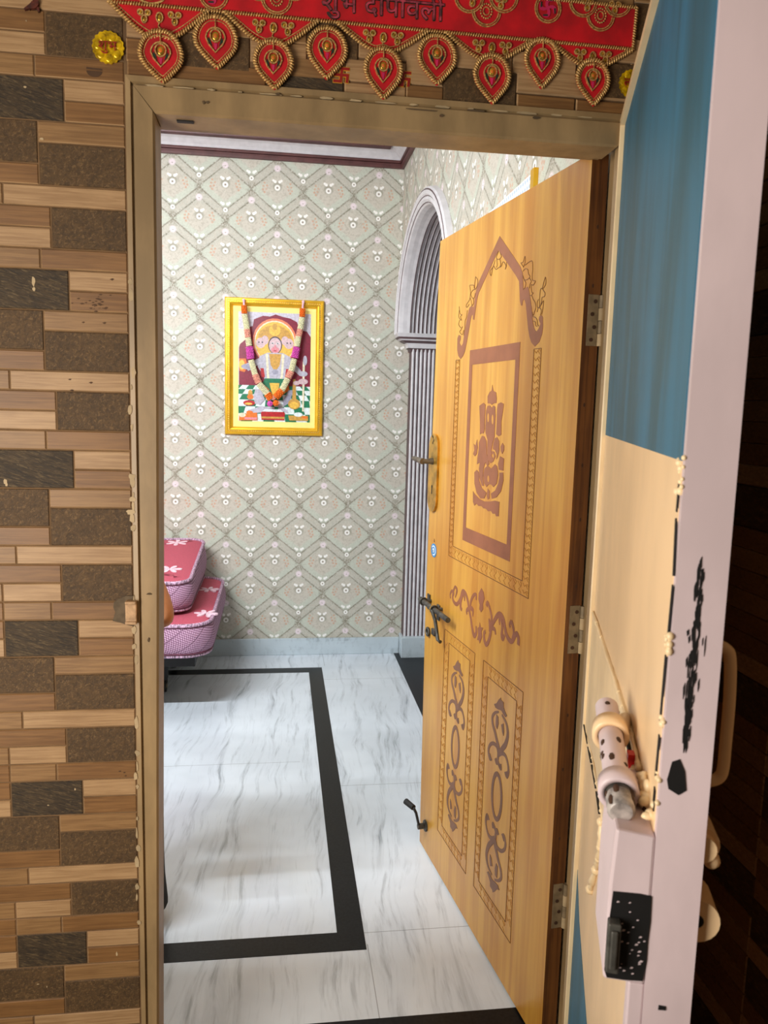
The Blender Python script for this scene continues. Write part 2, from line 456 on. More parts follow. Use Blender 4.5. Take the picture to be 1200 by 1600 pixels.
mb = MB()
mb.box((-2.7,0,0),(XL,WALLY,3.0)); mb.box((XR,0,0),(SX+.12,WALLY,3.0)); mb.box((XL,0,ZT),(XR,WALLY,3.0))
wf = struct(mb.build('wall_front', M['plaster']), 'brown stone and wood effect tiled wall around the doorway', 'wall')
mb = MB()
tile_field(mb, WP, -.277, -2.6, -.2775, 0.0, 2.75)
zpx = lambda x, y: WP.uv(x, y)
LIFT = [0.0]
def pb(x0, x1, xm, y0, y1, ty):
    LIFT[0] += .00012
    a = zpx(x0, (y0+y1)/2)[0]; b = zpx(x1, (y0+y1)/2)[0]; t = zpx(xm, y0)[1]; c = zpx(xm, y1)[1]
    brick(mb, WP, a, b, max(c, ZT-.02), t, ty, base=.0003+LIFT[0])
for a in [(197,232,215,36,60,'L'),(197,265,220,61,98,'O'),(199,416,300,98,137,'O'),(266,391,330,54,110,'S'),(232,391,300,16,54,'M'),(391,480,430,66,100,'L'),(391,480,430,30,66,'M'),
          (416,540,470,91,126,'M'),(416,537,480,120,152,'D'),(538,634,580,132,155,'L'),(540,634,590,96,131,'L'),(480,560,520,50,94,'S'),(560,692,620,56,96,'L'),
          (634,692,660,95,134,'L'),(634,692,665,135,160,'O'),(692,806,750,110,170,'S'),(692,800,740,72,109,'L'),(800,900,850,84,121,'L'),(806,1010,880,120,152,'L'),
          (806,897,850,151,176,'O'),(898,1020,950,160,186,'O'),(900,1040,960,100,126,'S'),(900,1040,960,60,98,'L'),(940,1040,1000,126,160,'S')]:
    pb(*a)
tile_field(mb, WP, .805, .66, SX, 0.0, 2.75)
za = zpx(600, 60)[1]
tile_field(mb, WP, .55, -.277, .6595, za+.03, 2.75, ZA+.16)
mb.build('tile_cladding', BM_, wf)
mb = MB(); mb.box((-2.6,-.0012,0),(-.2765,0.0,2.75)); mb.box((-.2765,-.0012,ZT),(.66,0,2.75)); mb.box((.692,-.0012,0),(SX,0,2.75)); mb.build('grout_bed', M['grout'], wf)

# side wall outside (deep shade behind the steel door)
SP = Plane((SX,0,0), (0,1,0), (0,0,1), (-1,0,0))
mb = MB(); mb.box((SX+.001,-3.0,0),(SX+.12,0,3.0)); ws = struct(mb.build('wall_side', M['grout']), 'shaded tiled side wall behind the steel door', 'wall')
mb = MB(); tile_field(mb, SP, 0.0, -3.0, 0.0, 0.0, 2.75, ZA+.05); mb.build('tile_cladding', BM_, ws)

# room walls
mb = MB(); mb.box((LX-.1,YB,0),(2.3,YB+.1,3.1)); struct(mb.build('wall_back', M['paper_x']), 'back wall in sage damask wallpaper with white flowers', 'wall')
mb = MB(); mb.box((LX-.1,WALLY,0),(LX,YB,3.1)); struct(mb.build('wall_left', M['plaster']), 'plain pale left wall of the inner room', 'wall')
# right wall with an arched opening
AYC, ASZ = 2.43, 1.962
def arch(rh, rv, n=24): return [(AYC+rh*math.cos(PI*i/n), ASZ+rv*math.sin(PI*i/n)) for i in range(n+1)]
RWP = Plane((XW,0,0), (0,1,0), (0,0,1), (-1,0,0))
a = arch(.715, .593)
mb = MB()
mb.poly(RWP, [(WALLY,0),(WALLY,3.1),(YB,3.1),(YB,ASZ)] + a + [(AYC-.715,0)], -.245, 0.0)
struct(mb.build('wall_right', M['paper_y']), 'right wall in damask wallpaper above the arched opening', 'wall')
# room beyond the arch
mb = MB(); mb.box((2.2,.1,0),(2.3,YB,3.1)); mb.box((.95,.12,0),(2.2,.24,3.1)); struct(mb.build('wall_beyond', M['plaster']), 'plain wall of the room beyond the arch', 'wall')

mb = MB(); mb.box((LX-.1,WALLY*.3,-.1),(2.3,YB+.1,0)); fl = struct(mb.build('floor', M['marble']), 'white marble floor with grey streaks and black inlay', 'floor')
mb = MB()
def strip(x0, x1, y0, y1): mb.box((x0,y0,-.01),(x1,y1,.0012))
strip(.178,.257,.498,2.924); strip(-2.2,.178,.498,.577); strip(-2.2,.178,2.843,2.924); strip(-2.2,-2.12,.577,2.843)
mb.build('black_border', M['granite'], fl)
mb = MB(); mb.box((.722,AYC-.69,-.01),(.95,YB-.002,.0014)); mb.build('archway_threshold', M['granite'], fl)
mb = MB(); mb.box((XL,-.02,-.02),(XR,.243,.0016)); mb.build('doorway_threshold', M['granite'], fl)
mb = MB(); mb.box((-3.5,-4.2,-.1),(SX+.12,WALLY*.3,-.004)); struct(mb.build('floor_porch', M['cement']), 'cement porch floor outside the doorway', 'floor')
mb = MB(); mb.box((-3.5,-4.2,2.75),(SX+.12,0,2.85)); struct(mb.build('ceiling_porch', M['plaster']), 'plain porch ceiling above the doorway', 'ceiling')
mb = MB(); mb.box((-3.5,-4.3,-.1),(SX+.12,-4.2,2.75)); struct(mb.build('wall_light_stop', M['plaster']), 'plain unseen wall added across the porch rear to block light', 'wall')  # added to close the rear, so the side wall stays dark
mb = MB(); mb.box((LX-.1,WALLY,ZC),(2.3,YB+.1,ZC+.1)); ce = struct(mb.build('ceiling', M['ceiling']), 'white ceiling of the inner room', 'ceiling')

# skirting
mb = MB(); mb.box((LX,YB-.018,0),(.752,YB,.104)); bb = struct(mb.build('baseboard_back', M['marble_skirt'], bevel=.003), 'pale grey marble skirting along the back wall', 'baseboard')

# cornice: maroon lip, white cove, maroon inner line
def sweep_cornice(name, prof, mat, par):
    mb = MB()
    # back run then right run, mitred at the corner
    A = [Vector((LX, YB-d, z)) for d, z in prof]; B = [Vector((XW-d, YB-d, z)) for d, z in prof]; Cc = [Vector((XW-d, WALLY, z)) for d, z in prof]
    n = len(prof); vs = A+B+Cc; fs = []
    for r in (0, 1):
        for i in range(n): j = (i+1) % n; fs.append((r*n+i, r*n+j, (r+1)*n+j, (r+1)*n+i))
    mb.add(vs, fs); return mb.build(name, mat, par)
co = thing('trim_2', 'white ceiling cornice with maroon lines above the wallpaper', 'cornice', (0,YB,2.92), None, 'structure')
sweep_cornice('lower_line', [(0,2.908),(.016,2.908),(.020,2.918),(.020,2.932),(0,2.932)], M['maroon'], co)
sweep_cornice('second_line', [(0,2.932),(.027,2.935),(.030,2.942),(.027,2.949),(0,2.949)], M['maroon'], co)
sweep_cornice('cove', [(0,2.949),(.024,2.949),(.035,2.962),(.060,2.980),(.085,2.990),(.095,2.9995),(0,2.9995)], M['greywhite'], co)
sweep_cornice('inner_line', [(.095,2.984),(.135,2.984),(.14,2.9995),(.095,2.9995)], M['maroon'], co)

# arch surround: moulded archivolt, capital, reeded pilaster, pedestal
ar = thing('trim_3', 'white and maroon reeded arch surround beside the back corner', 'arch', (XW,AYC,0), None, 'structure')
def sweep_arch(name, prof, mats, par, n=32):
    """prof: (x, shrink from the outer ellipse, material of the face that follows)"""
    mb = MB(); rows = []
    for x, s_, mi in prof: rows.append([Vector((x, y, z)) for y, z in arch(.742-s_*1.0, .618-s_*1.1, n)])
    for i in range(len(rows)-1):
        vs = rows[i]+rows[i+1]; L = n+1
        mb.add(vs, [(k, k+1, L+k+1, L+k) for k in range(n)], prof[i][2], True)
    return mb.build(name, mats, par)
prof = [(.706,-.01,0),(.680,-.006,0),(.672,.002,1),(.670,.008,0),(.668,.024,0),(.674,.030,1),(.676,.034,0),(.672,.046,0),(.680,.056,1),(.683,.060,0),(.690,.066,0),(.712,.072,0),(.735,.074,0),(.752,.078,1),(.758,.079,1)]
x = .758
for i in range(8):
    prof += [(x,.074,0),(x+.003,.064,0),(x+.014,.064,0),(x+.017,.074,1),(x+.017,.078,1)]; x += .0245
prof += [(.955,.078,0)]
sweep_arch('archivolt', prof, [M['greywhite'], M['reed_dark']], ar)
JY = AYC+.742-.072
mb = MB()
x = .770
mb.box((.768,JY+.008,.13),(.955,YB-.001,1.88), 1)
while x < .95:
    mb.tube([(x+.0085,JY+.008,.13),(x+.0085,JY+.008,1.88)], .0085, 10, 0, False); x += .0245
mb.build('pilaster', [M['greywhite'], M['reed_dark']], ar)
mb = MB()
capp = [(1.862,.762,JY+.004,1),(1.880,.757,JY,1),(1.884,.745,JY-.01,0),(1.905,.742,JY-.012,0),(1.912,.735,JY-.014,1),(1.918,.720,JY-.02,1),(1.926,.705,JY-.028,0),(1.934,.690,JY-.034,1),(1.946,.682,JY-.036,0),(1.966,.674,JY-.040,0),(1.968,.674,JY-.040,0)]
for i in range(len(capp)-1):
    z0, x0, y0, mi = capp[i]; z1, x1, y1, _ = capp[i+1]
    vs = [(x0,YB-.001,z0),(x0,y0,z0),(.955,y0,z0),(x1,YB-.001,z1),(x1,y1,z1),(.955,y1,z1)]
    mb.add(vs, [(0,1,4,3),(1,2,5,4)], mi, False)
z1, x1, y1, _ = capp[-1]; mb.add([(x1,YB-.001,z1),(x1,y1,z1),(.955,y1,z1),(.955,YB-.001,z1)], [(0,1,2,3)], 0)
mb.build('capital', [M['greywhite'], M['reed_dark']], ar)
mb = MB(); mb.box((.753,JY-.03,0),(.955,YB-.001,.130)); mb.build('pedestal', M['marble_skirt'], ar, bevel=.004)

# ------------------------------------------------------------------ door frame
fr = thing('trim_1', 'beige painted wooden door frame with chipped edges', 'door frame', (XL,0,0), None, 'structure')
LIP, RLIP = -.2245, .646
FZ = 2.042
def post(name, xo, lips, s, deep):
    """moulded post; lips = [(z, x of the inner lip)]; deep = where the rebate starts"""
    mb = MB(); rows = []
    for z, xi in lips:
        prof = [(xo,.105),(xo,-.010),(xo+s*.009,-.012),(xo+s*.010,-.006),(xo+s*.013,-.006),(xo+s*.014,-.012),(xi-s*.004,-.013),(xi,-.009),(xi,deep),(xi-s*.030,deep+.002),(xi-s*.030,.105)] if s < 0 else \
               [(xo,.105),(xo,-.010),(xo+s*.009,-.012),(xo+s*.010,-.006),(xo+s*.013,-.006),(xo+s*.014,-.012),(xi-s*.004,-.013),(xi,-.009),(xi-.0005,deep*.5),(xi-.0005,deep),(xi-s*.010,deep+.002),(xi-s*.010,.105)]
        rows.append([(a, b, z if z < 2.0 else ZT-(abs(a-xo)*1.25)) for a, b in prof])
    n = len(rows[0]); vs = [p for r in rows for p in r]
    for q in range(len(rows)-1): mb.add(vs, [(q*n+i, q*n+(i+1)%n, (q+1)*n+(i+1)%n, (q+1)*n+i) for i in range(n)])
    mb.add(rows[-1], [tuple(range(n))])
    return mb.build(name, M['frame_paint'], fr, weld=True)
post('side_post', XL, [(0,-.243),(.45,-.2375),(.8,-.2335),(1.2,-.228),(1.55,-.2245),(ZT,-.2245)], 1, .062)
post('side_post', XR, [(0,.648),(ZT,.646)], -1, .012)
mb = MB()
def lint(o, i_):   # head, mitred
    prof = [(ZT,.105),(ZT,-.010),(ZT-.011,-.012),(ZT-.013,-.006),(ZT-.016,-.006),(ZT-.017,-.012),(FZ+.004,-.013),(FZ,-.009),(FZ-.001,.06),(FZ+.010,.064),(FZ+.010,.105)]
    n = len(prof)
    q = [( (ZT-z)/(ZT-FZ)*(LIP-XL), z, y) for z, y in prof]
    vs = [(XL+k, y, z) for k, z, y in q] + [(XR-k, y, z) for k, z, y in q]
    mb.add(vs, [(i,(i+1)%n,n+(i+1)%n,n+i) for i in range(n)])
lint(0, 0)
mb.build('head_rail', M['frame_paint'], fr)
FP = Plane((0,-.0131,0), (1,0,0), (0,0,1), (0,-1,0))
mb = MB()
def blot(pl, px, py, w, h, mi=0, hh=.0012, n=9):
    u, v = pl.uv(px, py); uv = []
    for i in range(n):
        r = random.uniform(.6, 1.1); uv.append((u+math.cos(2*PI*i/n)*w/2*r/970, v+math.sin(2*PI*i/n)*h/2*r/970))
    mb.poly(pl, uv, -.002, hh, mi)
for a in [(324,160,10,5),(318,160,5,7),(434,147,10,4),(690,181,10,6),(838,184,18,5),(233,928,10,4),(745,173,40,3),(660,172,60,2),(232,1000,4,10)]: blot(FP, *a)
mb.build('paint_chip', M['frame_flake'], fr)
mb = MB()
FP2 = Plane((0,-.0105,0), (1,0,0), (0,0,1), (0,-1,0))
y = 440
while y < 1500:
    if random.random() < .55: blot(FP2, 206+(y-500)*.011+random.uniform(-2,2), y, random.uniform(4,11), random.uniform(8,34))
    y += random.uniform(14, 40)
for a in [(206,780,14,12),(204,800,20,10),(206,745,16,14),(203,640,8,20),(207,810,12,26)]: blot(FP2, *a)
for i in range(16): blot(FP2, 240+i*45, 134+i*3.3, random.uniform(8,50), random.uniform(2,5))
mb.build('peeling_paint', M['frame_peel'], fr)
mb = MB()
for (a, b, w) in [((1,1),(1,1),1)]: pass
# black box marking a hole under the head rail
u0 = -.19; mb.box((u0,.012,FZ-.0025),(u0+.03,.024,FZ+.001)); mb.build('latch_hole', M['black'], fr)

mb = MB()
for px, py, w, h in ((53,440,7,20),(54,452,6,8),(9,752,9,10),(11,757,6,8),(183,1489,4,12),(76,1257,5,3),(118,1232,3,6),(42,34,3,3),(40,137,6,4),(66,218,8,5),(60,1536,6,2),(74,1540,3,4)):
    u, v = WP.uv(px, py); n = 9; mb.poly(WP, [(u+w/1940*random.uniform(.6,1)*math.cos(2*PI*k/n), v+h/1940*random.uniform(.7,1)*math.sin(2*PI*k/n)) for k in range(n)], .002, .0034)
mb.build('paint_mark', M['frame_peel'], wf)
M['stain'] = flat('dark brown stain', (84,58,36), .8)
mb = MB()
for c in ((148,112),):
    u, v = WP.uv(*c); mb.poly(WP, [(u+.0135*math.cos(-PI+PI*k/12), v+.010*math.sin(-PI+PI*k/12)) for k in range(13)], .002, .0033); mb.stroke(WP, [(u-.0135,v+.004),(u+.0135,v+.003)], .003, .002, .0033, 0, 1)
for i in range(34):
    u, v = WP.uv(random.choice([random.gauss(145,14),random.gauss(150,10)]), random.choice([random.gauss(480,5),random.gauss(470,4)])); w = random.uniform(.0008,.003); mb.poly(WP, [(u-w*1.6,v),(u,v-w*.5),(u+w*1.4,v+w*.2),(u,v+w*.6)], .002, .0033)
for px, py in ((195,1206),(188,1204),(197,1211),(110,593),(143,598),(113,610),(176,437),(164,505),(131,504)):
    u, v = WP.uv(px, py); w = random.uniform(.002,.0035); mb.poly(WP, [(u-w*1.4,v),(u,v-w*.6),(u+w,v+w*.2),(u,v+w*.6)], .002, .0033)
mb.build('stain', M['stain'], wf)
dl = thing('dried_leaf', 'shrivelled dark red-brown leaf stuck to the tiles at the upper left corner', 'dried leaf', (-.45,-.01,2.24))
mb = MB(); q = [WP.uv(*p) for p in ((54,-2),(58,6),(55,11),(48,14),(40,18))]; mb.stroke(WP, q, [.006,.010,.012,.006,.002], .002, .009, 0, 5)
mb.stroke(WP, [WP.uv(*p) for p in ((55,10),(61,16),(62,22))], [.006,.004,.002], .002, .007, 0, 4); mb.stroke(WP, [WP.uv(*p) for p in ((50,12),(47,18))], [.004,.002], .002, .006, 0, 4)
mb.build('blade', flat('dried leaf', (88,34,18), .7, var=.3, scale=120, bump=.6), dl)

# strike keeper and cement patch on the left post
kp = thing('latch_keeper', 'small beige painted steel keeper with cement patch at left door post', 'latch keeper', (-.28,-.01,1.06))
mb = MB(); uv = [WP.uv(*p) for p in ((179,940),(186,935),(198,930),(214,930),(214,978),(202,976),(190,972),(177,969),(179,962),(181,955),(178,948))]; mb.poly(WP, uv, .0, .006); mb.build('cement_patch', M['cement'], kp)
mb = MB(); u0, v0 = WP.uv(199, 969); u1, v1 = WP.uv(216, 938); mb.obox(WP, u0, u1, v0, v1, .0, .020); mb.obox(WP, u0, u1, v0-.003, v0+.003, .0, .024); mb.obox(WP, u0, u1, v1-.003, v1+.003, .0, .024); mb.build('keeper_plate', M['keeper'], kp, bevel=.002)

# ------------------------------------------------------------------ main wooden door (open inwards)
HX, HY = .635, .10; LA = math.radians(82.0); LW, LZ0, LZ1, LT = .948, .008, 2.066, .038
LU = Vector((-math.cos(LA), math.sin(LA), 0)); LN = Vector((-math.sin(LA), -math.cos(LA), 0))
LP = Plane((HX,HY,0), LU, (0,0,1), LN)
d1 = thing('door_1', 'yellow wood-grain door standing open with brown printed arch and panel designs', 'door', (HX,HY,0), None, 'structure')
mb = MB()
LWb = .935
mb.add([LP.P(0,LZ0,0),LP.P(LWb,LZ0,0),LP.P(.958,.9,0),LP.P(.932,LZ1,0),LP.P(0,LZ1,0), LP.P(0,LZ0,-LT),LP.P(LWb,LZ0,-LT),LP.P(.958,.9,-LT),LP.P(.932,LZ1,-LT),LP.P(0,LZ1,-LT)],
       [(0,1,2,3,4),(9,8,7,6,5),(0,5,6,1),(1,6,7,2),(2,7,8,3),(3,8,9,4)], 0)
mb.add([LP.P(0,LZ0,0),LP.P(0,LZ1,0),LP.P(0,LZ1,-LT),LP.P(0,LZ0,-LT)], [(0,1,2,3)], 1)
mb.build('leaf', [M['leaf'], M['door_edge']], d1)
c4 = lambda x, y: LP.uv(700+x/7.059, 360+y/7.059)
c5 = lambda x, y: LP.uv(700+x/4.2125, 580+y/4.2125)
c6 = lambda x, y: LP.uv(640+x/6.0, 820+y/6.0)
c7 = lambda x, y: LP.uv(680+x/6.669, 1000+y/6.669)
c8 = lambda x, y: LP.uv(680+x/6.669, 1240+y/6.669)
H0, H1 = -.0005, .0007
# arch ornament
mb = MB()
A = [(572,62),(690,235),(800,400),(825,470),(832,660),(860,632),(880,622),(892,645),(905,720),(925,860),(935,1000),(948,1070),(965,1105),(980,1112),(1000,1085),(1022,1030),(1002,985),(1010,948),(1035,935),(1048,960),(1050,1060),(1040,1140),(1010,1230),(960,1282),(920,1235),(900,1170),(885,1080),(870,930),(860,810),(848,770),(836,760),(825,785),(820,830),(806,828),(796,780),(785,560),(745,490),(560,220),(520,300),(340,690),(322,760),(302,900),(290,988),(276,980),(277,935),(262,935),(250,1000),(215,1200),(190,1330),(165,1390),(140,1420),(115,1385),(103,1320),(105,1190),(122,1150),(142,1165),(140,1200),(130,1240),(146,1278),(165,1250),(180,1150),(205,1000),(225,900),(240,850),(260,835),(283,850),(292,810),(300,740),(312,660),(345,560),(500,220)]
mb.poly(LP, [c4(*p) for p in A], H0, H1)
mb.build('arch_motif', M['inlay'], d1)
mb = MB()
T = .0016
def ln(f, pts, w=T, sub=4): mb.stroke(LP, [f(*p) for p in pts], w, H0, .0009, 0, sub)
# thin leaf drawing around the arch
for pts in [[(832,400),(806,360),(830,350),(850,285),(852,350),(832,410)],[(850,385),(925,335),(935,420),(930,500),(935,550),(965,560),(940,605),(920,600),(925,680),(940,690),(920,720)],
            [(830,450),(850,425),(880,430),(890,480),(905,510),(880,540),(845,545),(828,500)],[(840,545),(860,580),(850,630),(832,650)],[(880,540),(900,530),(920,560),(905,600),(900,640)],
            [(905,720),(925,720),(940,760),(960,790),(970,850),(955,900),(940,940),(930,900)],[(930,950),(965,960),(985,990),(990,1040),(1005,1055)],[(940,1000),(965,1010),(970,1050),(990,1060)],
            [(1040,650),(1075,515),(1080,590),(1050,650),(1072,690),(1065,730),(1040,740),(1030,800),(1010,840),(1020,660),(1045,640)],[(1000,760),(985,800),(990,850),(1015,845),(1055,775),(1045,880),(1035,930)],[(985,900),(1000,850),(1030,880),(1020,940)],
            [(560,230),(535,300),(560,320),(590,290),(575,240)],[(520,330),(500,400),(470,440),(465,470),(478,500),(490,440),(505,395),(530,430),(560,410),(590,395),(610,345),(640,385),(632,430),(645,400),(648,350)],[(540,320),(545,380),(535,410)],[(575,320),(585,370),(575,400)],
            [(305,510),(330,550),(325,610),(300,650),(295,600),(305,515)],[(240,605),(285,605),(290,640)],[(300,650),(275,660),(255,700),(265,740),(290,745),(305,690)],[(240,610),(250,680),(240,760),(205,820),(210,850),(235,815)],[(245,740),(260,790),(265,840)],[(280,745),(285,800),(262,838)],
            [(125,840),(135,920),(155,930),(140,950),(150,990),(135,980),(120,950),(125,880)],[(130,990),(120,1040),(150,1080),(160,1060)],[(215,880),(205,960),(190,1000),(185,1090),(175,1160)],[(150,1090),(130,1120),(160,1150),(175,1100)]]:
    ln(c4, pts)
# panel borders
def pl2(f1, p1, f2, p2, w=T): mb.stroke(LP, [f1(*p1), f2(*p2)], w, H0, .0009, 0, 1)
ul, ul2 = c4(90,1425)[0], c4(138,1425)[0]; ur, ur2 = c4(1040,1280)[0], c4(955,1285)[0]
zt_ = c4(138,1425)[1]; zb, zb2 = c5(5,1212)[1], c5(28,1150)[1]
ul = (ul + c5(5,1212)[0])/2; ul2 = (ul2+c5(28,1150)[0])/2; ur = (ur+c5(525,1495)[0])/2; ur2 = (ur2+c5(488,1378)[0])/2
zb = (zb+c5(525,1495)[1])/2; zb2 = (zb2+c5(488,1378)[1])/2
def seg(a, b, w=T): mb.stroke(LP, [a, b], w, H0, .0009, 0, 1)
for q in ([(ul,zt_),(ul,zb),(ur,zb),(ur,zt_),(ur2,zt_)], [(ul,zt_),(ul2,zt_),(ul2,zb2),(ur2,zb2),(ur2,zt_)]):
    for i in range(len(q)-1): seg(q[i], q[i+1])
def zig(a0, a1, b0, b1, n, vert=True):
    """tiny sprig pattern between two border lines"""
    for i in range(n):
        t = (i+.5)/n; v = b0+(b1-b0)*t; dv = (b1-b0)/n
        P_ = [(a0+(a1-a0)*k, v+dv*e) for k, e in ((.1,.3),(.35,-.1),(.55,.25),(.85,-.3))]
        Q_ = [(a0+(a1-a0)*k, v+dv*e) for k, e in ((.55,.25),(.75,.42),(.9,.1))]
        for W_ in (P_, Q_):
            pts = W_ if vert else [(b_, a_) for a_, b_ in W_]
            mb.stroke(LP, pts, .0009, H0, .0008, 1, 1)
zig(ul, ul2, zb, zt_, 34); zig(ur2, ur, zb, zt_, 34); zig(zb, zb2, ul2, ur2, 16, False)
def panel(tl, tr, bl, br, itl, itr, ibl, ibr):
    q = [(tl[0]+bl[0])/2, (tr[0]+br[0])/2, (tl[1]+tr[1])/2, (bl[1]+br[1])/2]; r = [(itl[0]+ibl[0])/2, (itr[0]+ibr[0])/2, (itl[1]+itr[1])/2, (ibl[1]+ibr[1])/2]
    for u0, u1, v1, v0 in (q, r):
        for a, b in (((u0,v0),(u1,v0)),((u1,v0),(u1,v1)),((u1,v1),(u0,v1)),((u0,v1),(u0,v0))): seg(a, b)
    zig(q[0], r[0], r[3], r[2], 22); zig(r[1], q[1], r[3], r[2], 22); zig(r[2], q[2], r[0], r[1], 7, False); zig(q[3], r[3], r[0], r[1], 7, False)
    return q
pA = panel(c7(505,212),c7(915,540),c8(400,962),c8(785,1560),c7(550,385),c7(847,630),c8(455,912),c8(735,1340))
pBq = panel(c6(332,975),c7(415,140),c8(27,375),c8(318,840),c7(142,30),c7(365,215),c8(75,335),c8(275,650))
mb.build('line_border', [M['inlay_line'], M['sprig']], d1)
# brown rectangle around the emblem
mb = MB()
o_ = [c4(250,1325), c4(808,1225), c5(403,1250), c5(92,1110)]; i_ = [c4(270,1485), c4(750,1420), c5(385,1138), c5(118,1030)]
u0 = (o_[0][0]+o_[3][0])/2; u1 = (o_[1][0]+o_[2][0])/2; v1 = (o_[0][1]+o_[1][1])/2; v0 = (o_[2][1]+o_[3][1])/2
a0 = (i_[0][0]+i_[3][0])/2; a1 = (i_[1][0]+i_[2][0])/2; b1 = (i_[0][1]+i_[1][1])/2; b0 = (i_[2][1]+i_[3][1])/2
for q in ((u0,a0,v0,v1),(a1,u1,v0,v1),(a0,a1,v0,b0),(a0,a1,b1,v1)): mb.poly(LP, [(q[0],q[2]),(q[1],q[2]),(q[1],q[3]),(q[0],q[3])], H0, H1)
mb.build('emblem_frame', M['inlay'], d1)
# seated elephant-headed emblem
mb = MB()
G = [[(293,90),(300,130),(318,140),(322,180),(320,210),(300,212),(290,222),(278,212),(262,212),(262,165),(275,138),(288,128)],
     [(330,215),(350,205),(368,215),(362,270),(352,330),(352,418),(335,428),(318,415),(322,330),(324,250)],
     [(208,228),(235,208),(248,220),(244,300),(243,380),(236,410),(225,408),(212,415),(212,330)],
     [(252,260),(262,228),(278,226),(288,242),(300,226),(312,234),(315,290),(310,380),(308,430),(295,470),(286,520),(288,560),(297,575),(304,560),(299,542),(287,548),(290,525),(305,530),(314,560),(300,595),(280,605),(263,580),(259,520),(262,450),(247,400),(250,330)],
     [(205,470),(225,425),(240,430),(254,460),(256,540),(273,610),(260,625),(248,600),(235,640),(231,700),(238,755),(225,755),(208,700),(205,640),(212,600),(192,612),(195,570),(203,520)],
     [(170,478),(182,490),(193,450),(197,500),(190,545),(178,560),(166,545),(175,520)],
     [(310,440),(325,435),(338,460),(338,520),(328,565),(319,580),(322,545),(310,520),(297,512),(300,470)],
     [(360,472),(371,492),(370,520),(358,545),(349,525),(349,495)],
     [(345,560),(370,575),(365,655),(335,648),(331,610)],
     [(262,622),(285,642),(310,612),(325,627),(331,680),(322,740),(300,763),(286,745),(268,745),(255,763),(240,738),(234,690),(241,640)],
     [(175,665),(190,650),(203,665),(207,720),(223,768),(255,800),(240,838),(215,838),(190,800),(176,740)],
     [(340,667),(365,667),(366,720),(350,790),(320,830),(290,840),(284,805),(312,785),(332,740),(340,700)],
     [(263,772),(275,790),(274,838),(263,846),(256,820)],
     [(166,790),(180,812),(210,842),(240,857),(280,857),(310,852),(340,860),(335,955),(318,955),(312,938),(295,938),(285,920),(265,922),(252,905),(235,903),(222,887),(202,887),(188,870),(175,885),(166,860)]]
for g in G: mb.poly(LP, [c5(*p) for p in g], H0, .0010)
for cx, cy, rx, ry in ((267,306,6,30),(296,318,6,32),(268,708,6,22)):
    mb.poly(LP, [c5(cx+rx*math.cos(2*PI*k/12), cy+ry*math.sin(2*PI*k/12)) for k in range(12)], .0009, .0013, 1)
mb.build('emblem', [M['inlay'], M['leaf']], d1)
# scroll ornament
mb = MB()
def sc(f, pts, w, n=5, hh=.0008): mb.stroke(LP, [f(*p) for p in pts], w, H0, hh, 0, n)
k6 = .0105
for pts, w in [([(385,690),(382,650),(398,620),(414,640),(410,662)],[.006,.010,.008]),([(428,578),(412,620),(405,690),(425,735),(450,740),(478,690),(498,622),(528,650),(548,720),(558,790),(575,880),(590,980),(606,1040),(626,1012),(624,950)],[.008,.011,.013,.012,.013,.012,.015,.009]),
               ([(428,578),(444,605),(440,640),(428,682)],[.008,.012,.004]),([(505,640),(482,720),(480,775),(492,798)],[.006,.016,.010]),([(505,640),(515,680),(515,715)],[.014,.010,.003]),
               ([(570,790),(575,720),(600,662),(624,655),(626,705)],[.008,.012,.010,.008]),([(540,842),(536,805),(560,785),(592,780)],[.006,.014,.010]),([(580,790),(596,800),(592,860)],[.012,.012,.004]),
               ([(722,762),(732,728),(752,780),(770,860),(764,935),(762,1000),(745,1080),(720,1122),(702,1080),(700,1018),(714,1000)],[.012,.010,.011,.014,.013,.010]),
               ([(770,950),(795,900),(825,850),(852,842),(880,885),(895,960),(910,1030),(940,1085),(965,1088),(990,1040),(1004,1020),(1022,1060),(1020,1128)],[.012,.016,.015,.014,.013,.015]),
               ([(855,880),(870,950),(866,1030),(876,1068),(892,1030)],[.010,.012,.016,.008]),([(846,860),(842,900),(846,940)],[.012,.008,.003]),([(955,905),(970,950),(978,1010),(965,1070)],[.012,.011,.008]),([(955,905),(938,935),(945,965)],[.012,.008,.006]),
               ([(762,965),(798,980),(808,1030)],[.014,.011,.007]),([(745,880),(755,950),(748,1000)],[.006,.016,.006])]:
    sc(c6, pts, w)
for g in [[(675,595),(695,630),(704,690),(690,740),(691,790),(672,820),(655,790),(660,750),(647,700),(650,640)],[(660,915),(668,960),(690,965),(676,1000),(681,1050),(672,1075),(660,1112),(650,1080),(635,1080),(646,1030),(640,965),(653,960)]]:
    mb.poly(LP, [c6(*p) for p in g], H0, .0010)
mb.build('scroll_motif', M['inlay'], d1)
# motifs of the two lower panels: top half drawn, bottom half turned round the oval's centre
cu = (pA[0]+pA[1])/2; 
ov_t, ov_b = c7(640,1358), c8(645,303)
cv = (ov_t[1]+ov_b[1])/2; ocu = (ov_t[0]+ov_b[0])/2
R_ = [([(665,748),(625,758),(598,800),(602,880),(625,960),(645,1050),(660,1110),(668,1170)],[.006,.012,.015,.016]),
      ([(695,780),(735,850),(755,930),(755,1010),(732,1090),(700,1135),(672,1175)],[.006,.013,.016,.015]),
      ([(660,1170),(640,1105),(602,1076),(568,1100),(556,1160),(570,1228),(584,1215)],[.014,.011,.010,.012,.020]),
      ([(665,1190),(700,1180),(735,1210),(758,1290),(764,1370),(748,1415),(738,1370)],[.014,.011,.010,.013,.022]),
      ([(658,1190),(652,1250),(640,1280),(628,1232)],[.012,.011,.013]),([(652,1255),(668,1310),(684,1338),(680,1290)],[.010,.012,.013])]
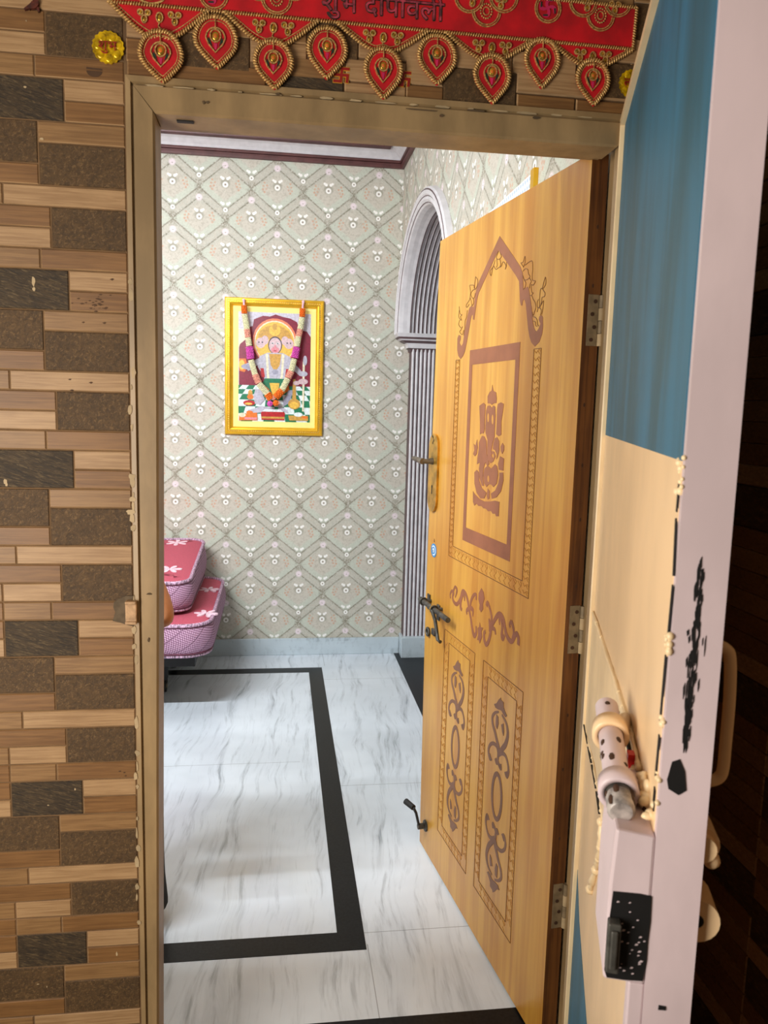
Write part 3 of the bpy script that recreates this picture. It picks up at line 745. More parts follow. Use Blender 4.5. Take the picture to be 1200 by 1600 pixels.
Pg = [[(685,600),(690,625),(715,650),(715,700),(730,745),(750,790),(735,805),(715,780),(695,740),(680,730),(660,725),(630,705),(615,665),(640,660),(665,620)],
      [(640,775),(660,800),(663,870),(648,930),(632,900),(635,830)],[(690,880),(714,870),(720,960),(714,1000),(700,960)],[(640,1100),(668,1140),(700,1118),(700,1175),(660,1200),(648,1170)]]
def lower_motif(du, name):
    global mb
    mb = MB()
    for flip in (0, 1):
        tr = (lambda p: (p[0]+du, p[1])) if not flip else (lambda p: (2*ocu-p[0]+du, 2*cv-p[1]))
        for pts, w in R_: mb.stroke(LP, [tr(c7(*p)) for p in pts], w, H0, .0008, 0, 5)
        for g in Pg: mb.poly(LP, [tr(c7(*p)) for p in g], H0, .0010)
    rv = (ov_t[1]-ov_b[1])/2; ru = abs(c7(580,1560)[0]-c7(703,1560)[0])/2
    mb.stroke(LP, [(ocu+du+(ru-.007)*math.cos(2*PI*k/40), cv+(rv-.007)*math.sin(2*PI*k/40)) for k in range(40)], .013, H0, .0009, 0, 1, True)
    mb.build(name, M['inlay_low'], d1)
lower_motif(0, 'panel_motif')
pc = (pBq[0]+pBq[1])/2
lower_motif(c7(207,1120)[0]-c7(642,1560)[0], 'panel_motif')
# hardware on the door
def plate_screws(mb, pl, pts, r, h, mi):
    for u, v in pts: mb.poly(pl, [(u+r*math.cos(2*PI*k/10), v+r*math.sin(2*PI*k/10)) for k in range(10)], 0, h, mi)
EP1 = Plane(LP.P(0,0,0), LN*-1, (0,0,1), LU*-1)     # hinge edge of the leaf
for y0, y1 in ((461,541),(946,1020),(1380,1448)):
    va = EP1.uv(935-(y0-460)*.062, y0)[1]; vb = EP1.uv(935-(y1-460)*.062, y1)[1]
    mb = MB(); mb.obox(EP1, .010, .034, vb, va, 0, .002, 0)
    plate_screws(mb, EP1, [(.020+(.006 if i % 2 else 0), vb+(va-vb)*(.12+.25*i)) for i in range(4)], .0042, .0032, 1)
    hg = mb.build('hinge', [M['hinge'], M['rust']], d1)
    mb = MB(); c = EP1.P(.0405, 0, .004)
    for i in range(4):
        z0 = vb+(va-vb)*i/4; z1 = vb+(va-vb)*(i+1)/4-.0012
        mb.tube([(c.x,c.y,z0),(c.x,c.y,z1)], .0062, 12, i % 2)
    mb.build('knuckle', [M['frame_peel'], M['hinge']], hg)
mb = MB()
for v in (.35,.55,.72,.85,1.15,1.30,1.42,1.55,1.80,1.92): 
    mb.poly(EP1, [(.018+.0022*math.cos(2*PI*k/8)+.004*math.sin(v*40), v+.0045*math.sin(2*PI*k/8)) for k in range(8)], -.0005, .0004)
mb.build('nail_mark', M['rust'], d1)
# lever handle on long brass plate
hd = MB(); u0 = LP.uv(684,740)[0]; vt = LP.uv(684,678)[1]; vb = LP.uv(678,800)[1]
uL = LP.uv(672.5,740)[0]; uR = LP.uv(686,740)[0]; RR_ = (uL-uR)/2
ol = []
for k in range(9): ol.append(((uL+uR)/2+RR_*math.cos(PI*k/8), vt-RR_+RR_*math.sin(PI*k/8)))
for k in range(9): ol.append(((uL+uR)/2-RR_*math.cos(PI*k/8), vb+RR_-RR_*math.sin(PI*k/8)))
hd.poly(LP, ol, 0, .008); hp = hd.build('handle_plate', M['brass'], d1, bevel=.003)
mb = MB(); vh = LP.uv(676,720)[1]; cu_ = (uL+uR)/2
mb.tube([LP.P(cu_,vh,.006),LP.P(cu_,vh,.022),LP.P(cu_,vh,.045)], [.012,.009,.008], 14)
mb.tube([LP.P(cu_-.006,vh,.045),LP.P(cu_+.01,vh+.001,.047),LP.P(cu_+.05,vh+.003,.048),LP.P(cu_+.085,vh+.004,.046),LP.P(cu_+.10,vh+.002,.042)], [.010,.010,.0085,.008,.005], 14)
mb.build('lever', M['steel'], hp)
mb = MB(); vk = LP.uv(675,764)[1]
mb.poly(LP, [(cu_+.005*math.cos(2*PI*k/12), vk+.01+.006*math.sin(2*PI*k/12)) for k in range(12)], .0075, .0088); mb.poly(LP, [(cu_-.003,vk-.014),(cu_+.003,vk-.014),(cu_+.0025,vk+.006),(cu_-.0025,vk+.006)], .0075, .0088)
for (du, dv) in ((.004,-.012),(.006,-.03),(-.004,-.022),(.012,-.008)): mb.poly(LP, [(cu_+du+.003*math.cos(2*PI*k/7), vt+dv+.005*math.sin(2*PI*k/7)) for k in range(7)], .0075, .0086)
mb.build('keyhole', M['black'], hp)
# tower bolt
vbt = LP.uv(684,955)[1]
bo = MB(); bu0 = .905
for px, w in ((671,.020),(686,.020)):
    u, v = LP.uv(px, 938 if px < 675 else 955); bo.obox(LP, u-.012, u+.012, v-.030, v+.022, 0, .005)
bo_ = bo.build('bolt', M['iron'], d1, bevel=.0015)
mb = MB(); pA_ = LP.uv(657,937,.028); pB_ = LP.uv(700,968,.028)
P1 = LP.P(pA_[0],pA_[1],.028); P2 = LP.P(pB_[0],pB_[1],.028); P2.z = P1.z = (P1.z+P2.z)/2
mb.tube([P1,P2], .0085, 14); mb.build('bolt_rod', M['iron'], bo_)
mb = MB(); dr = (P2-P1)
for t in (.12,.52):
    c = P1+dr*t; ring = [c + LN*(.0115*math.cos(2*PI*k/16)) + Vector((0,0,.0115*math.sin(2*PI*k/16))) for k in range(16)]
    mb.tube(ring, .0035, 6, 0, False, True)
    mb.tube([c-LN*.012, c-LN*.027], .006, 8)
mb.build('bolt_staple', M['iron'], bo_)
mb = MB(); c = P1+dr*.55; e = LP.uv(685,1000,.020)
mb.tube([c+LN*.010, LP.P(LP.uv(681,970,.032)[0],LP.uv(681,970,.032)[1],.034), LP.P(e[0],e[1],.022), LP.P(LP.uv(688,1003,.02)[0],LP.uv(688,1003,.02)[1],.02)], .0058, 10)
mb.build('bolt_arm', M['iron'], bo_)
mb = MB(); e0 = LP.uv(669,987,.004)
mb.tube([LP.P(e0[0]+.013*math.cos(2*PI*k/18), e0[1]+.013*math.sin(2*PI*k/18), .006) for k in range(18)], .0042, 8, 0, False, True)
u, v = LP.uv(679,988,.004); mb.obox(LP, u-.012, u+.018, v-.010, v+.010, .002, .010); mb.build('hasp', M['iron'], bo_)
mb = MB(); c = P1+dr*.5; mb.tube([c + LN*(.0125*math.cos(2*PI*k/16)) + Vector((0,0,.0125*math.sin(2*PI*k/16))) for k in range(16)], .0014, 6, 0, False, True)
mb.tube([c+LN*.0125, c+LN*.014+Vector((0,0,.02))+LU*-.02], .0012, 6); mb.build('thread', M['sticker_yellow'], bo_)
# door stop arm near the floor
mb = MB(); u, v = LP.uv(657,1291,.02); mb.tube([LP.P(u,v,0),LP.P(u,v,.006)], [.02,.019], 12); mb.tube([LP.P(u,v,.0),LP.P(u,v,.03)], .010, 12)
ds = mb.build('door_stop', M['iron'], d1)
mb = MB(); pts = [LP.P(u,v+.004,.026)] ; k = LP.uv(650,1270,.045); pts.append(LP.P(k[0],k[1],.045)); k = LP.uv(646,1262,.06); pts.append(LP.P(k[0],k[1],.06)); mb.tube(pts, .0048, 10); mb.build('stop_arm', M['black'], ds)
mb = MB(); k2 = LP.uv(634,1252,.075); mb.tube([pts[-1], LP.P(k2[0],k2[1],.075)], [.0095,.0105], 14, 0); q = LP.P(k2[0],k2[1],.075); dd_ = (q-pts[-1]).normalized()
mb.tube([q, q+dd_*.001], .0085, 14, 1); mb.tube([q, q+dd_*.002], .003, 8, 2); mb.build('rubber_tip', [M['rubber'], M['hinge'], M['black']], ds)
# round blue sticker stays with the door
st = LP.uv(678,860); mb = MB()
mb.poly(LP, [(st[0]+.027*math.cos(2*PI*k/28), st[1]+.023*math.sin(2*PI*k/28)) for k in range(28)], 0, .0010, 0)
mb.stroke(LP, [(st[0]+.018*math.cos(2*PI*k/14+.6), st[1]+.015*math.sin(2*PI*k/14+.6)) for k in range(11)], .004, .0009, .0014, 1, 1)
mb.poly(LP, [(st[0]+.008*math.cos(2*PI*k/9)+.003, st[1]+.008*math.sin(2*PI*k/9)) for k in range(9)], .0009, .0015, 1)
mb.poly(LP, [(st[0]+.004+.003*math.cos(2*PI*k/9), st[1]-.002+.003*math.sin(2*PI*k/9)) for k in range(9)], .0009, .0018, 2)
mb.poly(LP, [(st[0]+.002,st[1]+.030),(st[0]-.006,st[1]+.028),(st[0]-.002,st[1]+.040)], 0, .0012, 3)
mb.build('sticker', [M['blue_sticker'], M['sticker_white'], M['black'], M['inlay_line']], d1)['label'] = 'round blue sticker with white print below the lever'

# ------------------------------------------------------------------ steel outer door, open towards the viewer
SA = math.radians(18.5)
SU = Vector((-math.sin(SA), -math.cos(SA), 0)); SN = Vector((-math.cos(SA), math.sin(SA), 0))
o_ = WP.uv(946, 690, .02)
SDP = Plane((o_[0], -.02, 0), SU, (0,0,1), SN)
d2 = thing('door_2', 'steel outer door painted blue and cream, swung open beside the yellow door', 'door', (o_[0],-.02,0), None, 'structure')
UF = sum(SDP.uv(*p)[0] for p in ((1092,420),(1068,720),(1051,1000),(1028,1300)))/4
SZ0, SZ1, ST = .02, 2.105, .047
ZM = (SDP.uv(945,681.4)[1]+SDP.uv(1061,713.4)[1])/2
ZTP = lambda u: 2.088+.065*u
mb = MB()     # box section frame: free stile, hinge stile, rails
mb.poly(SDP, [(UF-.035,SZ0),(UF,SZ0),(UF,ZTP(UF)),(UF-.035,ZTP(UF-.035))], -ST, 0); mb.poly(SDP, [(-.012,SZ0),(.03,SZ0),(.03,ZTP(.03)),(-.012,ZTP(-.012))], -ST, 0); mb.poly(SDP, [(.03,ZTP(.03)-.035),(UF-.035,ZTP(UF-.035)-.035),(UF-.035,ZTP(UF-.035)),(.03,ZTP(.03))], -ST, 0); mb.obox(SDP, .03, UF-.035, SZ0, SZ0+.035, -ST, 0)
mb.build('frame', M['pink_paint'], d2, bevel=.0025)
mb = MB(); mb.poly(SDP, [(.004,ZM),(UF-.012,ZM),(UF-.012,ZTP(UF)-.008),(.004,ZTP(0)-.008)], -.004, .0012); mb.build('blue_sheet', M['blue'], d2)
mb = MB(); mb.obox(SDP, .004, UF-.012, SZ0, ZM, -.004, .0010); mb.build('cream_sheet', M['wb_cream'], d2)
mb = MB(); q = [SDP.uv(*p) for p in ((903,1362),(906,1440),(918,1600))]
sl = (q[2][0]-q[0][0])/(q[2][1]-q[0][1])
mb.poly(SDP, [(.004,q[0][1]+.01),(max(q[0][0],.006),q[0][1]),(q[1][0],q[1][1]),(q[2][0],q[2][1]),(q[2][0]+(q[2][1]-SZ0-.02)*abs(sl)*.9,SZ0+.02),(.004,SZ0+.02)], .0, .0018); mb.build('blue_corner', M['blue'], d2)
# thin raised angle along the top and the hinge side
mb = MB(); mb.obox(SDP, -.008, .003, SZ0, ZTP(0)+.002, -.01, .010); mb.poly(SDP, [(-.008,ZTP(0)-.010),(UF,ZTP(UF)-.010),(UF,ZTP(UF)+.004),(-.008,ZTP(0)+.004)], -.01, .010)
mb.build('edge_angle', M['wb_cream_light'], d2, bevel=.002)
# weld beads and gusset plates
mb = MB()
g = [(916,938),(924,942),(940,985),(962,1050),(985,1120),(1002,1195),(985,1290),(945,1290),(935,1200),(915,1120)]
mb.poly(SDP, [SDP.uv(*p) for p in g], .0, .005); mb.build('gusset_plate', M['wb_cream_light'], d2)
def bead(pts, r, name='weld_bead', par=d2, mat='wb_cream_light', h=.004):
    uv = smooth([SDP.uv(*p) for p in pts], 6); P_ = [SDP.P(a.x, a.y, h) for a in uv]
    mb = MB(); mb.tube(P_, [r*random.uniform(.6,1.35) for _ in P_], 7); 
    for p in P_[::3]: mb.ball(p, r*random.uniform(.9,1.7), 0, 7, 5)
    return mb.build(name, M[mat], par)
bead([(921,935),(936,975),(950,1018),(965,1062),(978,1105),(992,1150),(1004,1200)], .0032)
bead([(917,1130),(925,1165),(933,1205),(941,1245),(946,1285)], .0028)
bead([(944,1285),(942,1325),(935,1360),(926,1390)], .0055)
bead([(940,700),(930,800),(922,900),(919,935)], .0022)
mb = MB()  # black strokes laid on the sheet for the dark of the seam gaps
for (a, b, w) in [((918,1133),(924,1162),.0022),((925,1168),(930,1192),.002),((931,1196),(938,1232),.0022),((939,1238),(944,1272),.002),((984,1138),(1001,1205),.0055),((905,1050),(909,1085),.0018)]:
    mb.stroke(SDP, [SDP.uv(*a), SDP.uv(*b)], w, .004, .0092, 0, 1)
for (a, b, w) in [((1066,752),(1062,800),.0045),((1061,810),(1057,900),.0055),((1056,915),(1047,1010),.006),((1045,1025),(1036,1130),.0065),((1035,1150),(1029,1215),.0075),((1028,1232),(1025,1265),.008)]:
    mb.stroke(SDP, [SDP.uv(a[0]-2,a[1]), SDP.uv(b[0]-2,b[1])], w, .0005, .0022, 0, 1)
mb.build('dark_gap', M['black'], d2)
# free end face: worn black scuffs
EP = Plane(SDP.P(UF,0,0), SN*-1, (0,0,1), SU)
mb = MB()
for i in range(150):
    py = 880+290*random.random()**.8; t = (py-880)/290
    px = 1094-24*t + random.gauss(0, 2.2+7*t*(1-t)*1.6)
    u, v = EP.uv(px, py); l = random.uniform(.003,.011); w = random.uniform(.0006,.0016)
    mb.poly(EP, [(u,v-l),(u+w,v-l*.3),(u+w*.7,v+l),(u-w*.5,v+l*.4)], -.0005, .0006)
for g in ([(1050,1190),(1062,1186),(1070,1205),(1072,1235),(1060,1242),(1044,1232),(1042,1218)], [(1029,1570),(1040,1572),(1040,1578),(1028,1577)]):
    mb.poly(EP, [EP.uv(*p) for p in g], -.0005, .0008)
mb.build('paint_scuff', M['black'], d2)
mb = MB()
for i in range(30):
    px, py = 1066+random.uniform(-8,10), 725+random.uniform(-10,30); 
    if random.random() < .6: px, py = random.choice([(1052,1030),(1040,1130),(1030,1215),(1064,760),(1047,1000),(1026,1265)]); px += random.uniform(-5,5); py += random.uniform(-12,12)
    u, v = SDP.uv(px, py); mb.ball(SDP.P(min(u,UF-.001), v, .001), random.uniform(.002,.0045), 0, 7, 5)
mb.build('weld_blob', M['wb_cream_light'], d2)
# lock box on the inner face
zb1, zb0 = EP.uv(985,1304)[1], EP.uv(985,1536)[1]
hb = -EP.uv(951,1400)[0]
mb = MB()
pr = [(0,zb1),(hb*.93,zb1+.004),(hb,zb1-.06),(hb,zb0),(0,zb0)]
mb.add([EP.P(-a, b, 0) for a, b in pr]+[EP.P(-a, b, -.11) for a, b in pr], [(0,1,2,3,4),(9,8,7,6,5)]+[(i,(i+1)%5,5+(i+1)%5,5+i) for i in range(5)])
lb = mb.build('lock_box', M['pink_paint'], d2, bevel=.003)
mb = MB(); g = [(958,1392),(1000,1396),(1018,1400),(1016,1440),(1012,1470),(1010,1500),(1004,1532),(975,1530),(948,1526),(944,1515),(950,1450)]
mb.poly(EP, [EP.uv(*p) for p in g], -.0005, .0012, 0)
mb.build('latch_plate', M['black'], lb)
mb = MB()
for i in range(26):
    u, v = EP.uv(random.uniform(965,1008), random.uniform(1402,1520)); a_ = random.uniform(.0004,.0012); mb.poly(EP, [(u-a_*1.6,v-a_),(u+a_,v-a_*.5),(u+a_*1.8,v+a_*.8),(u-a_*.4,v+a_)], .001, .0016)
mb.build('paint_fleck', M['pink_paint'], lb)
mb = MB(); u, v = EP.uv(960,1432); u2, v2 = EP.uv(958,1508)
mb.obox(EP, u-.007, u+.006, v2, v, .001, .014); mb.obox(EP, u-.004, u+.003, v2+.006, v-.006, .014, .017); mb.build('latch_tongue', M['iron'], lb, bevel=.002)
mb = MB(); mb.obox(SDP, UF-.02, UF-.001, SZ0+.03, zb0, 0, .016); mb.build('back_strip', M['pink_paint'], d2, bevel=.002)
# round bar bolt in two welded rings
bh = .032
pa, pb_ = SDP.uv(948,1105,bh), SDP.uv(971,1270,bh)
BA, BB = SDP.P(pa[0],pa[1],bh), SDP.P(pb_[0],pb_[1],bh)
br = .0145
mb = MB(); mb.tube([BA+(BB-BA)*t for t in (0,.5,.72)], br, 20, 0); mb.tube([BA+(BB-BA)*t for t in (.72,.80)], br*1.01, 20, 1); mb.tube([BA+(BB-BA)*t for t in (.80,.88)], br, 20, 1); mb.tube([BA+(BB-BA)*t for t in (.88,.985,1.0)], [br,br,br*.8], 20, 2)
bt = mb.build('round_bolt', [M['pink_paint'], M['iron'], M['bare']], d2)
mb = MB(); ax = (BB-BA).normalized(); ay = ax.cross(Vector((0,0,1))).normalized(); az = ay.cross(ax)
for i in range(26):
    a = random.uniform(0,2*PI); t = random.choice([random.uniform(.02,.22),random.uniform(.3,.7),random.uniform(.86,.98)]); c = BA+(BB-BA)*t + (ay*math.cos(a)+az*math.sin(a))*br*.97
    mb.ball(c, (random.uniform(.003,.009),.0035,.0014), 0, 7, 4, (ax, (ay*-math.sin(a)+az*math.cos(a)), (ay*math.cos(a)+az*math.sin(a))))
mb.build('worn_patch', M['rust'], bt)
for t, mt in ((.27,'wb_cream'),(.80,'pink_paint')):
    c = BA+(BB-BA)*t; mb = MB()
    sec = [(-.011,br+.001),(-.011,br+.0065),(.011,br+.0075),(.011,br+.001)]; n = 24; vs = [c+ax*a+(ay*math.cos(2*PI*k/n)+az*math.sin(2*PI*k/n))*r for k in range(n) for a, r in sec]
    mb.add(vs, [(k*4+i, k*4+(i+1)%4, ((k+1)%n)*4+(i+1)%4, ((k+1)%n)*4+i) for k in range(n) for i in range(4)], 0, True)
    w = SDP.uv(1000,1235) if t > .5 else SDP.uv(985,1140)
    mb.tube([c - SN*.012 + Vector((0,0,.0)), SDP.P(w[0]-.01, (w[1]+c.z)/2, .006)], .009, 8)
    mb.build('bolt_ring', M[mt], d2)
mb = MB()
for i in range(150):
    px, py = 1000+random.gauss(0,9), 1248+random.gauss(0,22); u, v = SDP.uv(px, py)
    if u > UF-.004: continue
    mb.ball(SDP.P(u, v, random.uniform(.001,.005)), (random.uniform(.004,.009),random.uniform(.004,.008),random.uniform(.004,.010)), 0 if random.random() < .9 else 1, 8, 6)
mb.build('weld_lump', [M['wb_cream_light'], M['rust']], d2)
mb = MB(); u, v = SDP.uv(982,1190,.012); u2, v2 = SDP.uv(984,1305,.012); mb.obox(SDP, u-.006, u+.008, v-.018, v+.012, .006, .014); mb.tube([SDP.P(u,v,.011), SDP.P(u2,v2,.011)], .0018, 6); mb.build('red_wire', M['red'], d2)
# outside fittings that show past the free edge
HP = Plane(SDP.P(UF-.05,0,0), SN*-1, (0,0,1), SU)
mb = MB(); pts = [(1092,1006),(1118,1008),(1134,1014),(1141,1030),(1140,1090),(1134,1160),(1130,1200),(1124,1214),(1110,1220),(1080,1220)]
uv = smooth([HP.uv(*p) for p in pts], 4); mb.tube([HP.P(max(a.x,ST-.004), a.y, 0) for a in uv], .0062, 10); mb.build('pull_handle', M['wb_cream'], d2)
HP2 = Plane(SDP.P(UF-.03,0,0), SN*-1, (0,0,1), SU)
mb = MB(); u, v = HP2.uv(1090,1310); n = 20
for rr, a, b in ((.019,-.03,.012),(.014,.012,.022)): mb.tube([HP2.P(max(u,ST),v,a), HP2.P(max(u,ST),v,b)], rr, 18)
mb.ball(HP2.P(max(u,ST)+.012,v-.016,.01), .009, 0, 8, 6); mb.build('bolt_sleeve', M['wb_cream'], d2)
mb = MB(); u, v = HP2.uv(1083,1424); u = max(u, ST)
mb.tube([HP2.P(u,v,-.03), HP2.P(u,v,.016)], .0235, 22, 0); mb.tube([HP2.P(u,v,.016), HP2.P(u,v,.0166)], .0075, 14, 1); mb.build('lock_barrel', [M['wb_cream'], M['black']], d2)
mb = MB()
for z in (.35,1.05,1.75): mb.tube([SDP.P(-.018,z-.04,-.005), SDP.P(-.018,z+.04,-.005)], .006, 12)
mb.build('hinge', M['frame_peel'], d2)

# ------------------------------------------------------------------ festive door hanging
TP = Plane((0,-.006,0), (1,0,0), (0,0,1), (0,-1,0))
tu = lambda x, y: TP.uv(x, y)
S1 = 970.0
to = thing('door_hanging', 'red and gold embroidered festive door hanging with nine leaf pendants above the doorway', 'door hanging', (.2,-.006,2.25))
BOT = [(172,14),(330,25),(500,36),(660,48),(830,60),(988,66)]
lb_, rb_ = tu(172,14), tu(988,66)
zband = sum(tu(*p)[1] for p in BOT)/len(BOT)
HB = .074
uL_, uR_ = tu(172,14)[0], tu(988,66)[0]
mb = MB(); mb.poly(TP, [(uL_,zband),(uR_,zband),(uR_,zband+HB),(uL_,zband+HB)], 0, .003); mb.build('band', M['red_cloth'], to)
def rope(mb, uv, r=.0030, pitch=.0042, h=.0045, mi=0, closed=False):
    """twisted gold cord: slanted little beads following a path"""
    pts = [TP.P(p[0], p[1], h) for p in uv]
    if closed: pts = pts+[pts[0]]
    acc = 0.0
    for a, b in zip(pts[:-1], pts[1:]):
        L = (b-a).length
        if L < 1e-6: continue
        t = (b-a)/L; s = TP.N.cross(t)
        while acc < L:
            c = a+t*acc; d_ = (s*.9+t*.35).normalized()
            mb.ball(c, (r*.55, r*1.25, r*.7), mi, 6, 4, (t, d_, TP.N)); acc += pitch
        acc -= L
mb = MB()
for v in (zband, zband+HB): rope(mb, [(uL_,v),(uR_,v)], .0036, .0046)
rope(mb, [(uR_,zband),(uR_+.003,zband+HB)], .0036, .0046); rope(mb, [(uL_,zband),(uL_,zband+HB)], .0036, .0046)
mb.build('cord_edge', M['gold_thread'], to)
def offs(poly, d):
    """inset of a closed outline towards its centre"""
    cx = sum(p[0] for p in poly)/len(poly); cy = sum(p[1] for p in poly)/len(poly)
    return [(p[0]+(cx-p[0])*d, p[1]+(cy-p[1])*d) for p in poly]
def clover(mb, u, v, s=.0085, mi=0):
    for a in (PI, 0, -PI/2):
        c = (u+s*.75*math.cos(a), v+s*(.75 if a != -PI/2 else 1.25)*math.sin(a)*1.0)
        mb.stroke(TP, [(c[0]+s*.52*math.cos(2*PI*k/12), c[1]+s*(.52 if a != -PI/2 else .72)*math.sin(2*PI*k/12)) for k in range(12)], s*.28, .003, .0055, mi, 1, True)
        mb.ball(TP.P(c[0], c[1], .0035), (s*.38, s*.2, s*.42), 1, 8, 5)
# scallops between the pendants
SCA = [((172,14),(250,60),(326,28)),((352,28),(427,70),(497,38)),((527,40),(598,80),(668,50)),((697,52),(767,94),(832,62)),((860,62),(924,104),(988,67))]
PEND_LOW, PEND_HIGH = [], []
for A_, B_, C_ in SCA:
    a, b, c = tu(*A_), tu(*B_), tu(*C_)
    a = (a[0], zband); c = (c[0], zband); vb_ = b[1]; w = c[0]-a[0]
    out = [a, (a[0]+w*.14, zband-(zband-vb_)*.42), (a[0]+w*.28, zband-(zband-vb_)*.80), (b[0]-w*.10, vb_-.001), (b[0], vb_+.003), (b[0]+w*.10, vb_-.001), (c[0]-w*.28, zband-(zband-vb_)*.80), (c[0]-w*.14, zband-(zband-vb_)*.42), c]
    sm = [(p.x, p.y) for p in smooth(out, 4)]
    mb = MB(); mb.poly(TP, sm, -.0005, .0022); so = mb.build('scallop', M['red_cloth'], to)
    mb = MB(); rope(mb, sm, .0046, .0050); inn = [(p[0]+(b[0]-p[0])*.10, p[1]+(zband-p[1])*.20) for p in sm]
    mb.stroke(TP, inn, .0014, .002, .0032, 0, 1); mb.build('scallop_cord', M['gold_thread'], so)
    mb = MB(); clover(mb, b[0]-w*.155, zband-.013); clover(mb, b[0]+w*.155, zband-.013)
    mb.stroke(TP, [(b[0]+.0055*math.cos(2*PI*k/12), zband-.019+.008*math.sin(2*PI*k/12)) for k in range(12)], .0022, .002, .005, 0, 1, True); mb.ball(TP.P(b[0], zband-.019, .003), (.0038,.002,.006), 1, 8, 5)
    mb.stroke(TP, [(b[0],zband-.027),(b[0]-.002,zband-.033),(b[0]+.002,zband-.038),(b[0],zband-.044)], .0016, .002, .0045, 0, 3)
    mb.build('gold_flower', [M['gold_thread'], M['gold_bead']], so)
def pendant(cx, cy, tx, ty, hw, h=.0, topy=None):
    c = tu(cx, cy); t = tu(tx, ty); r = hw/S1*1.06
    L = c[1]-t[1]
    top = r*1.02
    prof = [(-.30,top*.98),(-.62,top*.80),(-.90,top*.42),(-1.0,-.02),(-.93,-.30*1)]
    def outline(k):
        pts = [(0,top*k)]
        pts += [(.42*r*k, top*.92*k), (.78*r*k, top*.60*k), (.98*r*k, top*.12*k), (.97*r*k, -L*.16*k), (.82*r*k, -L*.40*k), (.50*r*k, -L*.66*k), (.17*r*k,-L*.90*k)]
        q = smooth(pts+[(0,-L*k)], 4)
        R = [(p.x, p.y) for p in q]
        Lf = [(-p[0], p[1]) for p in reversed(R[1:-1])]
        return [(c[0]+p[0]+(t[0]-c[0])*max(0,-p[1])/L, c[1]+p[1]) for p in R+Lf]
    mb = MB(); mb.poly(TP, outline(1.0), h+.0005, h+.0035); po = mb.build('pendant', M['red_cloth'], to)
    mb = MB(); rope(mb, outline(.94), .0046, .0046, h+.0052, 0, True); mb.stroke(TP, outline(.76), .0014, h+.003, h+.0045, 0, 1, True); mb.build('pendant_cord', M['gold_thread'], po)
    mb = MB(); e = (c[0], c[1]+.000); er, el = r*.44, L*.46
    dp = [(e[0]+er*math.cos(a), e[1]+er*1.05*math.sin(a)) for a in [PI*k/12 for k in range(13)]] + [(e[0]-er*.72,e[1]-el*.45),(e[0],e[1]-el),(e[0]+er*.72,e[1]-el*.45)]
    mb.poly(TP, offs(dp,.1), h+.003, h+.0045, 1)
    mb.stroke(TP, dp, .0022, h+.003, h+.0065, 0, 1, True)
    mb.stroke(TP, [(e[0]+er*.55*math.cos(2*PI*k/16), e[1]+er*.25+er*.62*math.sin(2*PI*k/16)) for k in range(16)], .0022, h+.003, h+.007, 0, 1, True)
    mb.ball(TP.P(e[0], e[1]+er*.25, h+.005), (er*.26,.002,er*.30), 3, 10, 6); mb.ball(TP.P(e[0], e[1]+er*.25, h+.0045), (er*.42,.002,er*.48), 5, 10, 6)
    mb.poly(TP, [(e[0]-er*.18,e[1]-er*.5),(e[0]+er*.2,e[1]-er*.5),(e[0]+er*.1,e[1]-el*.78),(e[0]-er*.06,e[1]-el*.8)], h+.004, h+.0056, 2)
    for sx in (-1, 1): mb.poly(TP, [(e[0]+sx*er*.75,e[1]+er*.1),(e[0]+sx*er*.78,e[1]-er*.3),(e[0]+sx*er*.35,e[1]-el*.55),(e[0]+sx*er*.52,e[1]-er*.2)][::sx], h+.004, h+.0055, 4)
    mb.tube([TP.P(e[0], c[1]+top*.98, h+.006), TP.P(e[0], e[1]+er*1.0, h+.007)], .0011, 6, 0)
    mb.build('emblem', [M['gold_thread'], M['red_cloth'], M['pink_thread'], M['orange_bead'], M['green_thread'], M['gold_bead']], po)
for a in [(337,62,340,110,35),(511,77,510,126,33),(682,88,682,135,33),(846,92,845,140,31)]: pendant(*a, h=.0)
for a in [(252,86,256,133,35),(427,97,429,143,32),(598,109,598,158,32),(767,118,768,165,32),(924,124,925,168,30)]: pendant(*a, h=.003)
# embroidery on the band
def ringu(mb, px, py, rpx, w=.0026, mi=0, a0=0, a1=2*PI):
    u, v = tu(px, py); r = rpx/S1; n = 30; cl = abs(a1-a0-2*PI) < 1e-6
    pts = [(u+r*math.cos(a0+(a1-a0)*k/n), v+r*math.sin(a0+(a1-a0)*k/n)) for k in range(n if cl else n+1)]
    pts = [p for p in pts if p[1] < zband+HB-.002] if not cl else pts
    if len(pts) > 1: mb.stroke(TP, pts, w, .0028, .0050, mi, 1, cl and len(pts) == n)
EM = [M['gold_thread'], M['gold_bead']]
for px, py in ((334,-6),(855,15)):
    mb = MB()
    for r in (24, 20.5): ringu(mb, px, py, r, .0018)
    rg = mb.build('embroidered_ring', EM, to)
    mb = MB(); u, v = tu(px, py-1)
    for k in range(4):
        a = PI/2*k+.35; pts = [(u,v),(u+.007*math.cos(a), v+.007*math.sin(a)),(u+.013*math.cos(a-.35), v+.013*math.sin(a-.35)),(u+.0165*math.cos(a-.95), v+.0165*math.sin(a-.95))]
        mb.stroke(TP, pts, [.004,.005,.0065,.003], .0028, .0046, 0, 4); mb.stroke(TP, pts[2:], [.003,.0022], .0045, .0052, 1, 1)
    mb.build('swirl', [M['pink_thread'], M['green_thread']], rg)
